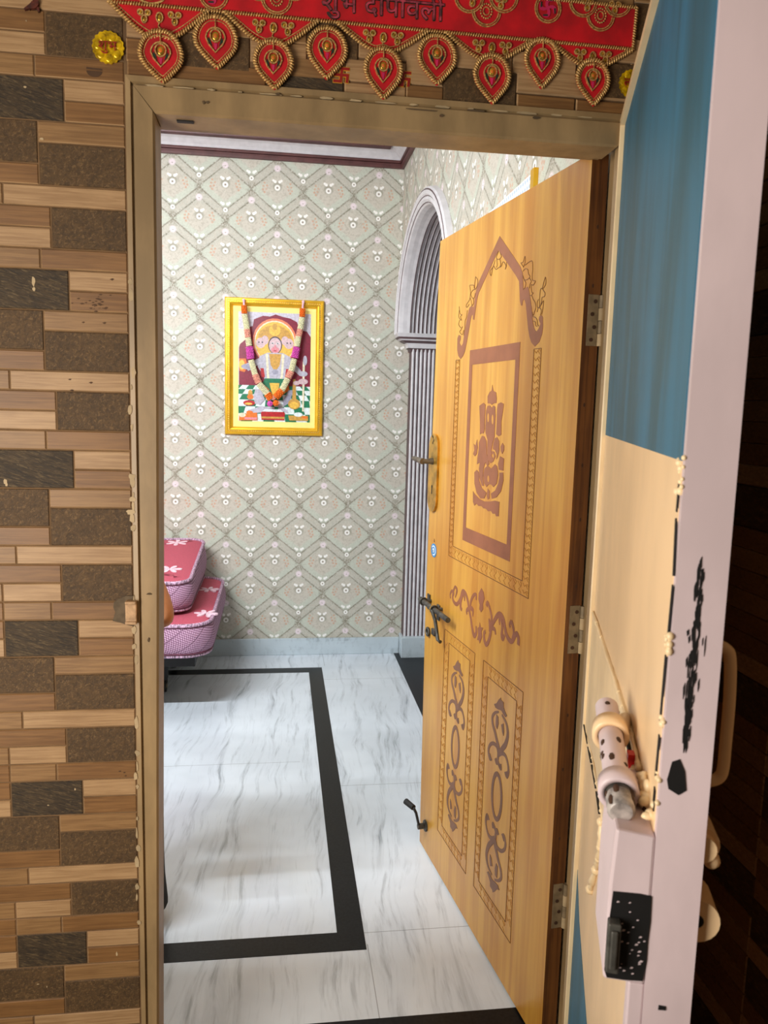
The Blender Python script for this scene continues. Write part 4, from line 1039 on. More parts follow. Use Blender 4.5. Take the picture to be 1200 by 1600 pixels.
for cx, cy in ((432,-1),(759,19),(937,26)):
    mb = MB()
    for r in (26, 22.5): ringu(mb, cx, cy-0, r, .0018, 0, PI*1.02, PI*1.98)
    for sx in (-1, 1):
        for r in (26, 22.5): ringu(mb, cx+sx*27, cy-22, r, .0018, 0, PI*1.0, PI*2.0)
    u, v = tu(cx, cy)
    for k in range(16): mb.ball(TP.P(u+.0105*math.cos(2*PI*k/16), v+.0125*math.sin(2*PI*k/16), .004), (.0019,.0016,.0019), 0, 6, 4)
    mb.stroke(TP, [(u+.006*math.cos(2*PI*k/14), v+.007*math.sin(2*PI*k/14)) for k in range(14)], .0015, .0028, .005, 0, 1, True)
    for sx in (-1, 1): clover(mb, u+sx*.027, v+.022, .0085)
    mb.build('embroidered_lotus', EM, to)
mb = MB(); u, v = tu(236,-6)
mb.stroke(TP, [(u-.026,v+.006),(u-.02,v-.008),(u,v-.014),(u+.02,v-.008),(u+.026,v+.006)], .003, .0028, .0052, 0, 4); mb.poly(TP, [(u-.014,v+.004),(u-.010,v-.006),(u,v-.009),(u+.010,v-.006),(u+.014,v+.004)], .0028, .0048, 1)
mb.build('embroidered_pot', EM, to)

def text_mesh(body, pl, u0, v0, width, h0, h1, mat, name, parent, offset=0.0, size_ref=None, mat2=None):
    """lettering as a mesh on a plane: left edge u0, baseline v0, total width"""
    cu = bpy.data.curves.new('lettering', 'FONT'); cu.body = body; cu.size = 1.0; cu.offset = 0.0; cu.resolution_u = 3; cu.extrude = .05
    o = bpy.data.objects.new('lettering', cu); COL.objects.link(o)
    bpy.context.view_layer.update(); dg = bpy.context.evaluated_depsgraph_get()
    me = bpy.data.meshes.new_from_object(o.evaluated_get(dg))
    xs = [v.co.x for v in me.vertices]; k = width/(max(xs)-min(xs)); x0 = min(xs)
    bpy.data.objects.remove(o); bpy.data.curves.remove(cu)
    b = MB(); b.add([pl.P(u0+(v.co.x-x0)*k + (0), v0+v.co.y*k, h0+(h1-h0)*(v.co.z+.05)/.10) for v in me.vertices], [tuple(p.vertices) for p in me.polygons])
    bpy.data.meshes.remove(me)
    return b, k
ta, tb = tu(503, 24), tu(693, 30)
zbase = zband+.0085
for (dx, dz, h0, h1, mt, nm) in ((0,0,.0028,.0046,'pink_thread','lettering'),):
    b, k = text_mesh('शुभ दीपावली', TP, ta[0], zbase+.010, tb[0]-ta[0], h0, h1, mt, nm, to)
    # gold outline: the same letters a little fatter underneath
    for sx, sy in ((.0013,-.0009),(-.0009,.0009),(.0009,.0009),(0,-.0015)):
        b2, _ = text_mesh('शुभ दीपावली', TP, ta[0]+sx, zbase+.010+sy, tb[0]-ta[0], .0025, .0040, mt, nm, to)
        b.add(b2.v, b2.f, 1)
    b.build(nm, [M['pink_letter'], M['green_thread']], to)

# foil stickers and small red marks on the tiles
def foil(px, py, rpx, word, label, tw):
    u, v = WP.uv(px, py); r = rpx/S1
    o = thing('foil_sticker', label, 'sticker', (u,-.005,v), 'gold foil wall stickers')
    mb = MB(); n = 96
    out = [(u+r*(1+.035*math.cos(18*2*PI*k/n))*math.cos(2*PI*k/n), v+r*(1+.035*math.cos(18*2*PI*k/n))*math.sin(2*PI*k/n)) for k in range(n)]
    mb.poly(WP, out, .003, .006)
    for k in range(7):
        a = 2*PI*k/7+.3; mb.ball(WP.P(u+r*.66*math.cos(a), v+r*.66*math.sin(a), .0058), (r*.27,.0014,r*.27), 0, 10, 6)
    mb.build('disc', M['sticker_gold'], o)
    b, k = text_mesh(word, WP, u-r*tw, v-r*.22, r*tw*2, .0085, .0098, None, '', o); b.build('lettering', M['sticker_red'], o)
foil(170,76,26,'शुभ','round gold foil sticker with red lettering, left of the red door hanging',.58)
foil(985,133,25,'लाभ','round gold foil sticker with red lettering, half hidden by the blue door',.66)
def mark(px, py, label):
    u, v = WP.uv(px, py); s = .0115
    mb = MB()
    for w, h, mi in ((.0068,.0048,1),(.0046,.0055,0)):
        for q in ([(-1,1),(-1,0),(1,0),(1,-1)],[(1,1),(0,1),(0,-1),(-1,-1)]): 
            pts = [(u+(a+.10*b)*s, v+b*s*.95) for a, b in q]
            for i in range(3): 
                d = Vector(pts[i+1])-Vector(pts[i]); d = d.normalized()*w*.45
                mb.stroke(WP, [Vector(pts[i])-d, Vector(pts[i+1])+d], w, .003, h, mi, 1)
    o = mb.build('wall_mark', [M['sticker_red'], M['sticker_yellow']]); tag(o, label, 'sticker', 'small red wall marks')
mark(533,119,'small red and yellow auspicious cross sticker, left of the middle pendant')
mark(629,125,'small red and yellow auspicious cross sticker, right of the middle pendant')

# ------------------------------------------------------------------ picture on the back wall
BP = Plane((0,YB,0), (1,0,0), (0,0,1), (0,-1,0))
pf = lambda x, y: BP.uv(330+x/5.714, 440+y/5.714)
a, b, c, d = pf(120,135), pf(1005,180), pf(992,1378), pf(127,1362)
x0, x1, z1, z0 = (a[0]+d[0])/2, (b[0]+c[0])/2, (a[1]+b[1])/2, (c[1]+d[1])/2
pic = thing('framed_picture', 'gold framed devotional picture hung with a flower garland on the back wall', 'picture', ((x0+x1)/2, YB, z0))
FWD = .046
mb = MB()
prof = [(0,0),(0,.020),(.006,.028),(.014,.028),(.016,.022),(.026,.022),(.029,.030),(.038,.026),(.046,.014),(.046,0)]
n = len(prof)
vs = []
for (cx, cz, sx, sz) in ((x0,z0,1,1),(x1,z0,-1,1),(x1,z1,-1,-1),(x0,z1,1,-1)): vs += [BP.P(cx+sx*w, cz+sz*w, h) for w, h in prof]
mb.add(vs, [(k*n+i, k*n+i+1, ((k+1)%4)*n+i+1, ((k+1)%4)*n+i) for k in range(4) for i in range(n-1)]); frm = mb.build('frame', M['frame_gold'], pic)
mb = MB()
def beads(a, b, step=.0125):
    n = int((Vector(b)-Vector(a)).length/step)
    for i in range(n):
        p = Vector(a)+(Vector(b)-Vector(a))*(i+.5)/n; t = (Vector(b)-Vector(a)).normalized()
        T3 = BP.U*t.x+BP.V*t.y; S3 = BP.N.cross(T3)
        mb.ball(BP.P(p.x, p.y, .0225), (.0052,.0036,.004), 0, 7, 5, ((T3+S3*.6).normalized(), (S3-T3*.6).normalized(), BP.N))
i_ = .021
for q in (((x0+i_,z0+i_),(x1-i_,z0+i_)),((x1-i_,z0+i_),(x1-i_,z1-i_)),((x1-i_,z1-i_),(x0+i_,z1-i_)),((x0+i_,z1-i_),(x0+i_,z0+i_))): beads(*q)
mb.build('beading', M['frame_gold_light'], frm)
mb = MB(); mb.obox(BP, x0+.04, x1-.04, z0+.04, z1-.04, .0, .010); mb.build('mount', M['mat_cream'], pic)
# the print: flat layers of colour
k = 0.0102
PRC = {'sky':(206,200,214),'mar':(132,22,52),'green':(24,120,82),'white':(228,238,238),'halo':(238,132,92),'yel':(238,190,78),'gold':(206,156,70),'face':(216,186,190),'skin':(190,186,200),'skin2':(160,158,178),'dark':(70,54,66),'red':(186,30,36),'orange':(232,120,40),'cream':(236,226,196),'pinkf':(226,140,150)}
PK = list(PRC); PM = [flat('print '+q, PRC[q], .35, var=.10, scale=90) for q in PK]
mb = MB()
a, b, c, d = pf(245,270), pf(888,290), pf(882,1258), pf(243,1243); px0, px1, pz1, pz0 = (a[0]+d[0])/2, (b[0]+c[0])/2, (a[1]+b[1])/2, (c[1]+d[1])/2
def PX(x, y): return (px0+(x-245)/640*(px1-px0), pz1-(y-275)/975*(pz1-pz0))
LV = [k]
def pp(pts, col, closed_poly=True):
    LV[0] += .00006; mb.poly(BP, [PX(min(max(x,245),885), min(max(y,275),1250)) for x, y in pts], .0098, LV[0], PK.index(col))
def el(cx, cy, rx, ry, col, a0=0, a1=360, n=26): pp([(cx+rx*math.cos(math.radians(a0+(a1-a0)*i/n)), cy-ry*math.sin(math.radians(a0+(a1-a0)*i/n))) for i in range(n if a1-a0 == 360 else n+1)], col)
pp([(245,275),(885,275),(885,1250),(245,1250)], 'sky')
pp([(250,940),(250,470),(300,420),(370,400),(380,340),(460,305),(520,310),(570,290),(640,310),(700,320),(760,350),(790,420),(850,430),(885,480),(885,940)], 'mar')
pp([(245,430),(330,420),(330,500),(260,560),(245,600)], 'cream'); pp([(820,300),(885,300),(885,420),(850,400)], 'sky')
pp([(245,925),(885,925),(885,1250),(245,1250)], 'white')
rows = [925,962,1005,1055,1115,1180,1250]
for r in range(6):
    for q in range(-6, 7):
        if (q+r) % 2: continue
        f0 = .62+.38*r/5*1.0; f1 = .62+.38*(r+1)/5
        pp([(565+q*92*f0, rows[r]), (565+(q+1)*92*f0, rows[r]), (565+(q+1)*92*f1, rows[r+1]), (565+q*92*f1, rows[r+1])], 'green') if -4.2 < q*f1*1.0 < 3.6 else None
el(565,530,196,205,'halo'); el(565,535,180,190,'cream'); el(565,540,172,184,'yel'); el(565,505,150,120,'gold',0,180)
el(440,545,42,46,'face'); el(690,545,42,46,'face'); el(478,520,32,40,'face'); el(655,520,32,40,'face')
for cx in (425,455,675,705): el(cx,540,7,6,'dark')
el(565,455,76,70,'gold'); el(565,430,50,50,'yel'); el(565,400,22,30,'gold')
el(568,562,62,78,'dark'); el(568,565,54,70,'face'); el(568,605,36,28,'pinkf')
for cx in (545,592): el(cx,545,12,7,'white'); el(cx,546,6,6,'dark')
pp([(562,560),(574,560),(580,588),(556,588)], 'pinkf'); el(568,612,16,4,'red')
# body, arms, garments
pp([(430,665),(500,630),(640,630),(705,665),(720,760),(660,840),(650,900),(480,900),(470,840),(415,760)], 'skin')
el(330,760,60,26,'skin2'); pp([(300,740),(430,680),(440,730),(330,800)], 'skin'); pp([(705,680),(800,780),(790,830),(690,740)], 'skin'); pp([(250,690),(310,690),(325,760),(300,810),(255,800)], 'orange'); el(275,745,26,44,'yel')
pp([(515,640),(625,640),(610,740),(570,800),(530,740)], 'gold'); el(570,800,26,24,'skin2')
for sx in (-1, 1): pp([(568+sx*62,640),(568+sx*84,640),(568+sx*70,860),(568+sx*36,930),(568+sx*28,900),(568+sx*52,840)], 'cream')
for sx in (-1, 1): pp([(568+sx*100,770),(568+sx*130,770),(568+sx*118,850),(568+sx*88,850)], 'red')
pp([(480,860),(650,860),(690,930),(640,1000),(500,1000),(440,930)], 'green'); pp([(520,900),(610,900),(590,1010),(545,1010)], 'yel'); pp([(450,900),(520,960),(500,1000),(430,960)], 'orange'); pp([(685,900),(610,960),(640,1000),(700,960)], 'orange')
pp([(395,960),(440,960),(480,1050),(440,1100),(390,1090),(380,1020)], 'skin'); pp([(740,960),(690,960),(640,1060),(650,1110),(690,1080)], 'skin2')
pp([(330,1150),(450,1110),(560,1130),(540,1160),(350,1180)], 'skin'); pp([(600,1100),(680,1140),(690,1170),(600,1140)], 'skin')
pp([(445,1170),(480,1140),(620,1140),(660,1170),(655,1235),(450,1235)], 'red'); pp([(455,1160),(480,1138),(620,1138),(645,1160)], 'white'); pp([(450,1205),(655,1205),(655,1222),(450,1222)], 'gold')
el(340,1085,52,24,'red'); el(335,1092,34,10,'yel'); el(350,1000,20,34,'gold'); el(350,1030,28,22,'orange')
el(742,1085,54,48,'gold'); el(742,1095,40,30,'yel'); pp([(730,860),(752,860),(760,1040),(724,1040)], 'gold'); pp([(815,700),(835,690),(830,1150),(815,1150)], 'cream'); el(836,690,18,44,'skin'); el(820,880,44,26,'face'); el(760,895,30,20,'face'); el(820,810,40,24,'skin')
pp([(250,1190),(410,1170),(415,1240),(250,1245)], 'orange'); el(280,1195,30,20,'cream'); el(345,1170,30,16,'orange'); pp([(300,1215),(410,1215),(410,1235),(300,1235)], 'pinkf'); pp([(690,1190),(870,1190),(870,1235),(700,1235)], 'gold'); el(780,1180,40,20,'white'); el(840,1205,30,12,'orange')
mb.build('print', PM, pic)
# garland hung over the frame
ga = thing('hanging_garland', 'white flower garland with orange and pink blooms draped over the gold picture', 'garland', ((x0+x1)/2, YB-.04, z1))
M['tube_cream'] = flat('cream blossom', (232,228,188), .8, var=.15, scale=120); M['marigold'] = flat('orange marigold', (240,116,22), .8, var=.2, scale=120); M['pinkbloom'] = flat('magenta bloom', (222,88,182), .8, var=.2, scale=120); M['peach'] = flat('peach rose', (244,168,146), .8, var=.2, scale=120); M['pale_pink'] = flat('pale pink thread', (246,190,204), .7)
def gp(x, y, h=.060): u, v = BP.uv(330+x/5.714, 440+y/5.714, h); return BP.P(u, v, h)
def bloom_run(name, p, q, r, mat, par=ga, rows=None):
    mb = MB(); L = (q-p).length; t = (q-p).normalized(); s1 = t.cross(BP.N).normalized(); s2 = s1.cross(t)
    n = rows or max(2, int(L/.0085)); mb.tube([p, q], r*.72, 10)
    for i in range(n):
        c = p + t*L*(i+.5)/n
        for k in range(9):
            a = 2*PI*(k+.5*(i % 2))/9; d = s1*math.cos(a)+s2*math.sin(a)
            mb.ball(c+d*r*.72, (r*.42, L/n*.62, r*.26), 0, 6, 4, (d, t, d.cross(t)))
    return mb.build(name, M[mat], par)
Lp = [((293,212),(297,285),.0165,'marigold'),((297,290),(320,425),.0165,'tube_cream'),((320,425),(328,500),.017,'peach'),((328,500),(340,575),.0165,'tube_cream'),((342,582),(352,690),.0215,'pinkbloom'),((355,700),(392,830),.0165,'tube_cream'),((392,830),(425,905),.019,'peach'),((425,910),(505,1005),.0175,'tube_cream'),((500,1000),(535,1050),.021,'marigold')]
Rp = [((816,240),(812,315),.0165,'marigold'),((812,320),(795,425),.0165,'tube_cream'),((795,425),(780,490),.017,'peach'),((780,490),(765,580),.0165,'tube_cream'),((765,585),(745,680),.0205,'pinkbloom'),((742,690),(715,800),.0165,'tube_cream'),((715,800),(685,860),.019,'peach'),((685,865),(625,980),.0175,'tube_cream'),((635,970),(575,1035),.021,'marigold')]
for a, b, r, mt in Lp+Rp: bloom_run({'tube_cream':'white_flower_strand','marigold':'marigold','pinkbloom':'pink_bloom','peach':'peach_bloom'}[mt], gp(*a), gp(*b), r, mt)
for (x, y, r, mt) in ((525,1090,.017,'pinkbloom'),(578,1085,.018,'marigold'),(555,1040,.013,'peach'),(600,1085,.010,'peach')):
    mb = MB(); c = gp(x, y, .062); mb.ball(c, r*.8, 0, 10, 7)
    for kk in range(22):
        a = 2*PI*kk*.382; z_ = 1-1.6*kk/22; d = Vector((math.cos(a)*math.sqrt(max(0,1-z_*z_)), -max(.0,z_*.6+.2), math.sin(a)*math.sqrt(max(0,1-z_*z_)))).normalized()
        mb.ball(c+d*r*.75, r*.33, 0, 6, 4)
    mb.build({'pinkbloom':'pink_bloom','marigold':'marigold','peach':'peach_bloom'}[mt], M[mt], ga)
for (a, b) in (((291,165),(293,215)),((822,180),(816,242))):
    mb = MB(); mb.tube([gp(*a, h=.042), gp(*b)], .006, 8); mb.ball(gp(*a, h=.043), .009, 0, 8, 6); mb.build('ribbon', M['pale_pink'], ga)

# framed picture on the right wall, seen only above the open door
rp = thing('framed_print', 'gold framed white and blue patterned picture showing above the open yellow door', 'picture', (XW,1.1,1.55))
RW = Plane((XW,0,0), (0,1,0), (0,0,1), (-1,0,0))
v0p = .668; v1p = 1.55; q0, q1 = 1.55, 2.197
mb = MB()
mb.obox(RW, v0p, v0p+.030, q0, q1+.006, .0, .014); mb.obox(RW, v1p-.03, v1p, q0, q1, .0, .03); mb.obox(RW, v0p, v1p, q0, q0+.03, 0, .03); mb.obox(RW, v0p, v1p, q1-.002, q1, 0, .006)
mb.build('frame', M['frame_gold'], rp, bevel=.003)
def dotted():
    t = NT('white sheet with blue dots', .4); x, y, z = t.coords(); a = (y*48.0).frac()-.5; b = (z*48.0).frac()-.5
    t.color(t.mix(t.step((a*a+b*b).sqrt(), .36, .20)*.7, lin((238,243,248)), lin((120,160,204)))); return t.mat
mb = MB(); mb.obox(RW, v0p+.028, v1p-.02, q0+.02, q1-.002, .0, .010); mb.build('print', dotted(), rp)

# ------------------------------------------------------------------ mattresses on a low cot
def mattress(name, label, x0, x1, y0, y1, z0, z1, zb1, flowers, rc=.13):
    """rounded slab; the top rises from z1 at the front to zb1 at the back"""
    o = thing(name, label, 'mattress', ((x0+x1)/2, (y0+y1)/2, z0), 'pink mattresses')
    def loop(ins, zf):
        pts = []
        for (cx, cy, a0) in ((x1-rc,y0+rc,-PI/2),(x1-rc,y1-rc,0),(x0+rc,y1-rc,PI/2),(x0+rc,y0+rc,PI)):
            for k in range(9):
                a = a0+PI/2*k/8; x = cx+(rc-ins)*math.cos(a); y = cy+(rc-ins)*math.sin(a)
                pts.append(Vector((x, y, zf(y))))
        return pts
    zt = lambda y: z1+(zb1-z1)*(y-y0)/(y1-y0)
    f = lambda t: (lambda y: z0+(zt(y)-z0)*t)
    Ls = [loop(.022,f(0)), loop(.006,f(.06)), loop(-.006,f(.25)), loop(-.012,f(.5)), loop(-.006,f(.75)), loop(.004,f(.93)), loop(.016,f(.995))]
    n = len(Ls[0]); mb = MB(); vs = [p for l in Ls for p in l]
    mb.add(vs, [(r*n+k, r*n+(k+1)%n, (r+1)*n+(k+1)%n, (r+1)*n+k) for r in range(len(Ls)-1) for k in range(n)], 0, True)
    mb.add(Ls[0], [tuple(range(n))], 0); mb.build('side_band', M['mesh_lilac'], o)
    mb = MB(); T0, T1, T2 = loop(.014,f(.985)), loop(.05,lambda y: zt(y)+.006), loop(.11,lambda y: zt(y)+.010)
    vs = T0+T1+T2; mb.add(vs, [(r*n+k, r*n+(k+1)%n, (r+1)*n+(k+1)%n, (r+1)*n+k) for r in (0,1) for k in range(n)], 0, True); cc = sum(T2, Vector((0,0,0)))/n; cc.z = zt(cc.y)+.010; mb.add(T2+[cc], [(k,(k+1)%n,n) for k in range(n)], 0, False)
    cv_ = mb.build('cover', M['pink_cover'], o, weld=True)
    for nm, lp, r, mt in (('piping',loop(.006,f(.99)),.010,'piping_pale'),('piping',loop(.004,f(.945)),.006,'piping'),('piping',loop(.012,f(.02)),.010,'piping_pale'),('piping',loop(.004,f(.085)),.005,'piping')):
        mb = MB(); mb.tube(lp, r, 8, 0, False, True); mb.build(nm, M[mt], o)
    for (fx, fy, s, a0) in flowers:
        mb = MB(); Q = Plane((0,fy,zt(fy)), (1,0,0), (0,(y1-y0),(zb1-z1)), (0,-(zb1-z1),(y1-y0)))
        for k in range(6):
            a = a0+2*PI*k/6; c = Vector((fx+s*.60*math.cos(a), (s*.60*math.sin(a)))); pts = []
            for j in range(14):
                b_ = 2*PI*j/14; lx, ly = s*.44*math.cos(b_), s*.19*math.sin(b_)*(1+.25*math.cos(b_))
                pts.append((c.x+lx*math.cos(a)-ly*math.sin(a), c.y+lx*math.sin(a)+ly*math.cos(a)))
            mb.poly(Q, pts, .004, .0118)
        for k in range(7):
            a = 2*PI*k/7; mb.ball(Q.P(fx+s*.12*math.cos(a), s*.12*math.sin(a), .011), (s*.05,s*.05,.003), 0, 6, 4)
        mb.build('flower_print', M['petal_white'], cv_)
    return o
MZ0, MZ1 = .335, .488
ft = lambda px, py, z: Plane((0,0,z), (1,0,0), (0,1,0), (0,0,1)).uv(px, py)
f1, f2 = ft(326,926,MZ1), ft(322,962,MZ1)
mattress('mattress', 'pink flowered mattress at the bottom of the stack by the back wall', -2.1, -.315, 2.13, 3.13, MZ0, MZ1, MZ1+.012, [(f1[0],f1[1],.055,.3),(f2[0],f2[1],.058,.9),(-.85,2.4,.09,.4),(-1.2,2.8,.09,.2),(-1.6,2.5,.09,.7)])
g1, g2 = ft(285,858,.70), ft(281,893,.68)
mattress('mattress', 'pink flowered mattress lying on top of the stack by the back wall', -2.1, -.425, 2.26, 3.10, MZ1+.036, .664, .738, [(g1[0]-.03,g1[1],.06,.5),(g2[0]-.05,g2[1],.06,.1),(-1.0,2.6,.09,.4),(-1.5,2.9,.09,.2)], .09)
ct = thing('folding_cot', 'dark low cot on casters under the pink mattresses', 'cot', (-1.2,2.6,0))
mb = MB(); mb.box((-2.05,2.22,.26),(-.40,3.08,.318)); mb.build('platform', M['black'], ct)
for x in (-.60,-1.95):
    for y in (2.58,2.98):
        mb = MB(); mb.box((x-.02,y-.02,.075),(x+.02,y+.02,.26)); lg = mb.build('leg', M['black'], ct)
        mb = MB(); mb.tube([(x-.013,y,.036),(x+.013,y,.036)], .034, 18, 0); mb.tube([(x-.016,y,.036),(x+.016,y,.036)], .014, 12, 1); mb.box((x-.018,y-.012,.05),(x+.018,y+.012,.078), 0); mb.build('caster', [M['rubber'], M['hinge']], lg)

# ------------------------------------------------------------------ person behind the left jamb: bare elbow and trouser hem show
ps = thing('person', 'person standing behind the left jamb, bare elbow and black trouser hem showing', 'person', (-.56,.76,0))
def skin_obj(name, nodes, edges, mat, root, parent, lvl=2):
    me = bpy.data.meshes.new(name); L = ORG[parent]
    me.from_pydata([tuple(Vector(p)-L) for p, r in nodes], edges, []); me.materials.append(mat)
    o = bpy.data.objects.new(name, me); COL.objects.link(o); o.parent = parent; ORG[o] = L
    sk = o.modifiers.new('skin', 'SKIN'); sk.use_smooth_shade = True
    if not me.skin_vertices: me.attributes.new('skin', 'FLOAT', 'POINT') if False else None
    bpy.context.view_layer.update()
    if not me.skin_vertices:
        bpy.context.view_layer.objects.active = o; bpy.ops.mesh.customdata_skin_add()
    sv = me.skin_vertices[0].data
    for i, (p, r) in enumerate(nodes): sv[i].radius = (r, r) if not isinstance(r, tuple) else r; sv[i].use_root = (i == root)
    ss = o.modifiers.new('sub', 'SUBSURF'); ss.levels = lvl; ss.render_levels = lvl
    # bake to a plain mesh so that the figure is one closed surface
    bpy.context.view_layer.update(); dg = bpy.context.evaluated_depsgraph_get(); m2 = bpy.data.meshes.new_from_object(o.evaluated_get(dg)); o.modifiers.clear(); o.data = m2; bpy.data.meshes.remove(me)
    for p in m2.polygons: p.use_smooth = True
    if not m2.materials: m2.materials.append(mat)
    return o
px_, py_ = -.63, .74
EL = Vector((-.280, .70, .905))
N_ = [((px_,py_,.94),(.115,.09)), ((px_,py_,1.08),(.10,.08)), ((px_,py_,1.24),(.125,.09)), ((px_,py_,1.36),(.10,.075)), ((px_,py_,1.43),.05), ((px_,py_-.01,1.50),.055), ((px_,py_-.015,1.57),(.078,.090)), ((px_,py_-.01,1.635),(.062,.075)),
      ((px_+.16,py_,1.335),.052), ((-.425,py_-.01,1.15),.042), (tuple(EL+Vector((-.030,.0,.012))),.037), ((-.40,py_-.05,.925),.033), ((-.49,py_-.085,.935),.025),
      ((px_-.17,py_,1.335),.052), ((px_-.20,py_,1.16),.042), ((px_-.215,py_,1.03),.036), ((px_-.22,py_-.03,.90),.032), ((px_-.225,py_-.05,.80),.024),
      ((px_+.09,py_,.86),.085), ((px_+.16,py_,.48),.06), ((-.42,.71,.10),.04), ((px_-.09,py_,.86),.085), ((px_-.10,py_,.48),.06), ((px_-.11,py_,.10),.04),
      ((-.425,.62,.035),.036), ((-.43,.55,.028),.028), ((px_-.115,py_-.10,.035),.036), ((px_-.12,py_-.17,.028),.028)]
E_d = [(0,1),(1,2),(2,3),(3,4),(4,5),(5,6),(6,7),(3,8),(8,9),(9,10),(10,11),(11,12),(3,13),(13,14),(14,15),(15,16),(16,17),(0,18),(18,19),(19,20),(0,21),(21,22),(22,23),(20,24),(24,25),(23,26),(26,27)]
def hand(base, dirv, side, curl):
    """palm and five separate bent fingers grown from a wrist node"""
    i0 = len(N_); b = Vector(N_[base][0]); d = Vector(dirv).normalized(); s = Vector(side).normalized(); c = Vector(curl).normalized()
    N_.append((tuple(b+d*.055), (.030,.016))); E_d.append((base, i0))
    for k, (off, l) in enumerate(((-.026,.066),(-.009,.076),(.009,.070),(.026,.054))):
        p0 = b+d*.092+s*off; p1 = p0+d*l*.5+c*.006; p2 = p1+d*l*.38+c*.020
        j = len(N_); N_.extend([(tuple(p0), .0095), (tuple(p1), .0085), (tuple(p2), .0070)]); E_d.extend([(i0,j),(j,j+1),(j+1,j+2)])
    j = len(N_); p0 = b+d*.045-s*.036+c*.006; N_.extend([(tuple(p0), .011), (tuple(p0+d*.032-s*.018+c*.01), .010), (tuple(p0+d*.056-s*.016+c*.016), .008)]); E_d.extend([(i0,j),(j,j+1),(j+1,j+2)])
hand(12, (-.75,-.45,-.25), (0,.3,-1), (-.3,.6,0)); hand(17, (0,-.15,-1), (0,1,0), (1,0,0))
body = skin_obj('body', N_, E_d, M['skin'], 0, ps)
for sx in (-1, 1):
    mb = MB(); mb.ball((px_+sx*.028,py_-.096,1.575), (.013,.008,.008), 0, 10, 6); mb.ball((px_+sx*.028,py_-.103,1.575), (.006,.004,.006), 1, 8, 6); mb.build('eye', [M['sticker_white'], M['hair']], ps)
    mb = MB(); mb.ball((px_+sx*.083,py_+.0,1.565), (.010,.018,.030), 0, 10, 8); mb.build('ear', M['skin'], ps)
    mb = MB(); mb.stroke(Plane((px_,py_-.1,1.597),(1,0,0),(0,0,1),(0,-1,0)), [(sx*.012,0),(sx*.03,.004),(sx*.046,-.002)], .006, -.006, .004, 0, 3); mb.build('eyebrow', M['hair'], ps)
mb = MB(); mb.ball((px_,py_-.112,1.548), (.014,.016,.020), 0, 10, 8); mb.build('nose', M['skin'], ps)
mb = MB(); mb.ball((px_,py_-.098,1.514), (.024,.010,.006), 0, 10, 6); mb.build('mouth', M['peach'], ps)
mb = MB(); mb.ball((px_,py_+.02,1.615), (.092,.104,.085), 0, 18, 12); mb.ball((px_,py_+.075,1.56), (.075,.05,.085), 0, 14, 10); mb.build('hair', M['hair'], ps)
def lathe_ell(rows, mat, name, seg=24):
    mb = MB(); vs = []
    for (cx, cy, z, rx, ry) in rows: vs += [Vector((cx+rx*math.cos(2*PI*k/seg), cy+ry*math.sin(2*PI*k/seg), z)) for k in range(seg)]
    mb.add(vs, [(r*seg+k, r*seg+(k+1)%seg, (r+1)*seg+(k+1)%seg, (r+1)*seg+k) for r in range(len(rows)-1) for k in range(seg)], 0, True)
    return mb
mb = lathe_ell([(px_,py_,.80,.185,.135),(px_,py_,.92,.178,.128),(px_,py_,1.08,.15,.115),(px_,py_,1.24,.172,.12),(px_,py_,1.34,.165,.105),(px_,py_,1.40,.10,.08),(px_,py_,1.425,.066,.064)], None, '')
for sx, e in ((1,(-.428,py_-.01,1.15)),(-1,(px_-.205,py_,1.15))): mb.tube([(px_+sx*.12,py_,1.35),(px_+sx*.175,py_,1.30),e], [.06,.066,.058], 16, 0, False)
mb.build('shirt', M['shirt'], ps)
hx, hy, hz = -.416, .70, .046
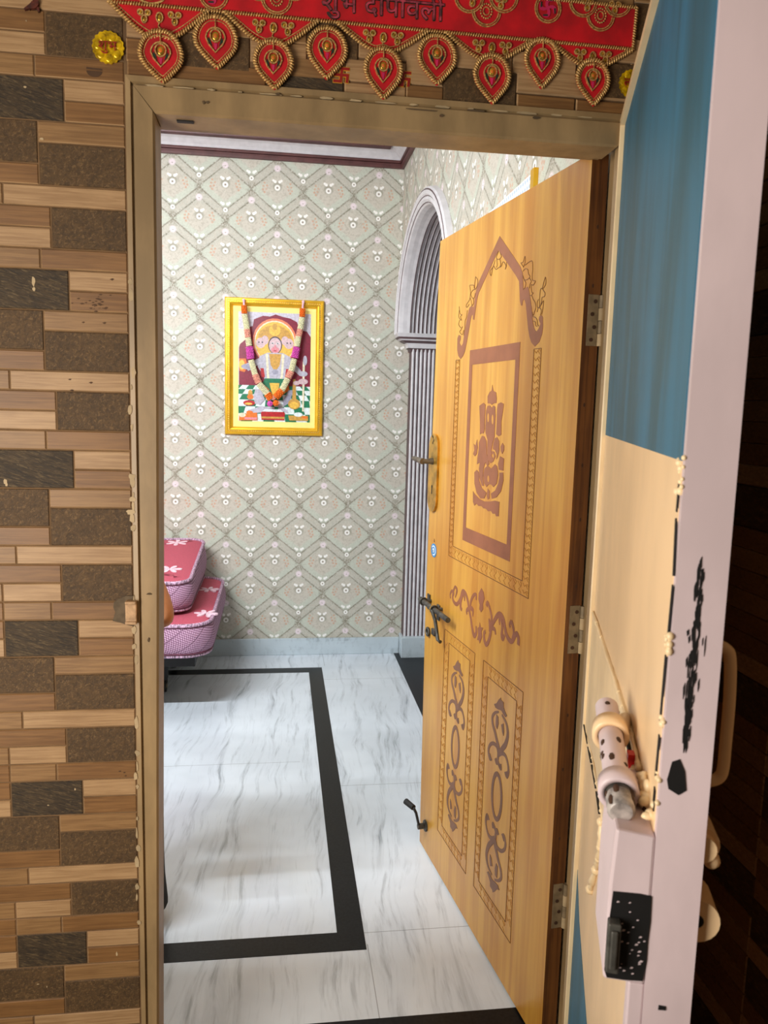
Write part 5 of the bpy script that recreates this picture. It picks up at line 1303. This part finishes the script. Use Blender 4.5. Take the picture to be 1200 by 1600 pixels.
mb = lathe_ell([(px_+.085,py_,.93,.10,.125),(px_+.10,py_,.80,.098,.12),(px_+.115,py_,.55,.090,.10),(-.416,.71,.30,.0835,.09),(-.416,hy,.20,.085,.092),(-.415,hy,.13,.086,.094),(hx,hy,hz,.0945,.10)], None, '')
m2_ = lathe_ell([(px_-.085,py_,.93,.10,.125),(px_-.09,py_,.80,.098,.12),(px_-.10,py_,.55,.082,.10),(px_-.115,py_,.32,.072,.09),(px_-.125,py_,.20,.072,.088),(px_-.13,py_,hz,.088,.10)], None, '')
mb.add(m2_.v, m2_.f, 0, True); mb.build('trousers', M['trouser'], ps)

# ------------------------------------------------------------------ light
def area(name, loc, target, sx, sy, e, col=(1,1,1), spread=PI):
    l = bpy.data.lights.new(name, 'AREA'); l.shape = 'RECTANGLE'; l.size = sx; l.size_y = sy; l.energy = e; l.color = col; l.spread = spread
    o = bpy.data.objects.new(name, l); COL.objects.link(o); o.location = loc
    o.rotation_euler = (Vector(target)-Vector(loc)).to_track_quat('-Z', 'Y').to_euler(); return o
area('tube_light', (-1.25,.285,2.45), (-1.25,1.6,1.3), 1.2, .025, 110, (.91,.96,1.0))
area('room_fill', (-.6,1.9,2.97), (-.6,1.9,0), .9, .9, 7, (.96,.98,1.0))  # weak fill added below the ceiling, no fitting known there
area('porch_daylight', (-1.2,-1.38,1.25), (.4,-.55,1.25), .9, 1.1, 40, (1.0,.93,.84))
mb = MB(); mb.box((-1.9,.24,2.33),(-.6,.2990,2.36)); mb.box((-1.9,.24,2.36),(-.6,.262,2.56)); struct(mb.build('shadow_ledge', M['greywhite']), 'unseen white ledge added inside the front wall to cast the floor shadow line', 'shadow ledge')  # added out of view under the tube; its edge draws the floor shadow line
w = bpy.data.worlds.new('sky'); SC.world = w; w.use_nodes = True
bg = w.node_tree.nodes['Background']; bg.inputs[0].default_value = (.85,.80,.72,1); bg.inputs[1].default_value = .12

SC.view_settings.view_transform = 'Standard'; SC.view_settings.look = 'None'; SC.view_settings.gamma = 1.0; SC.view_settings.use_curve_mapping = False
SC.view_settings.exposure = 0.0
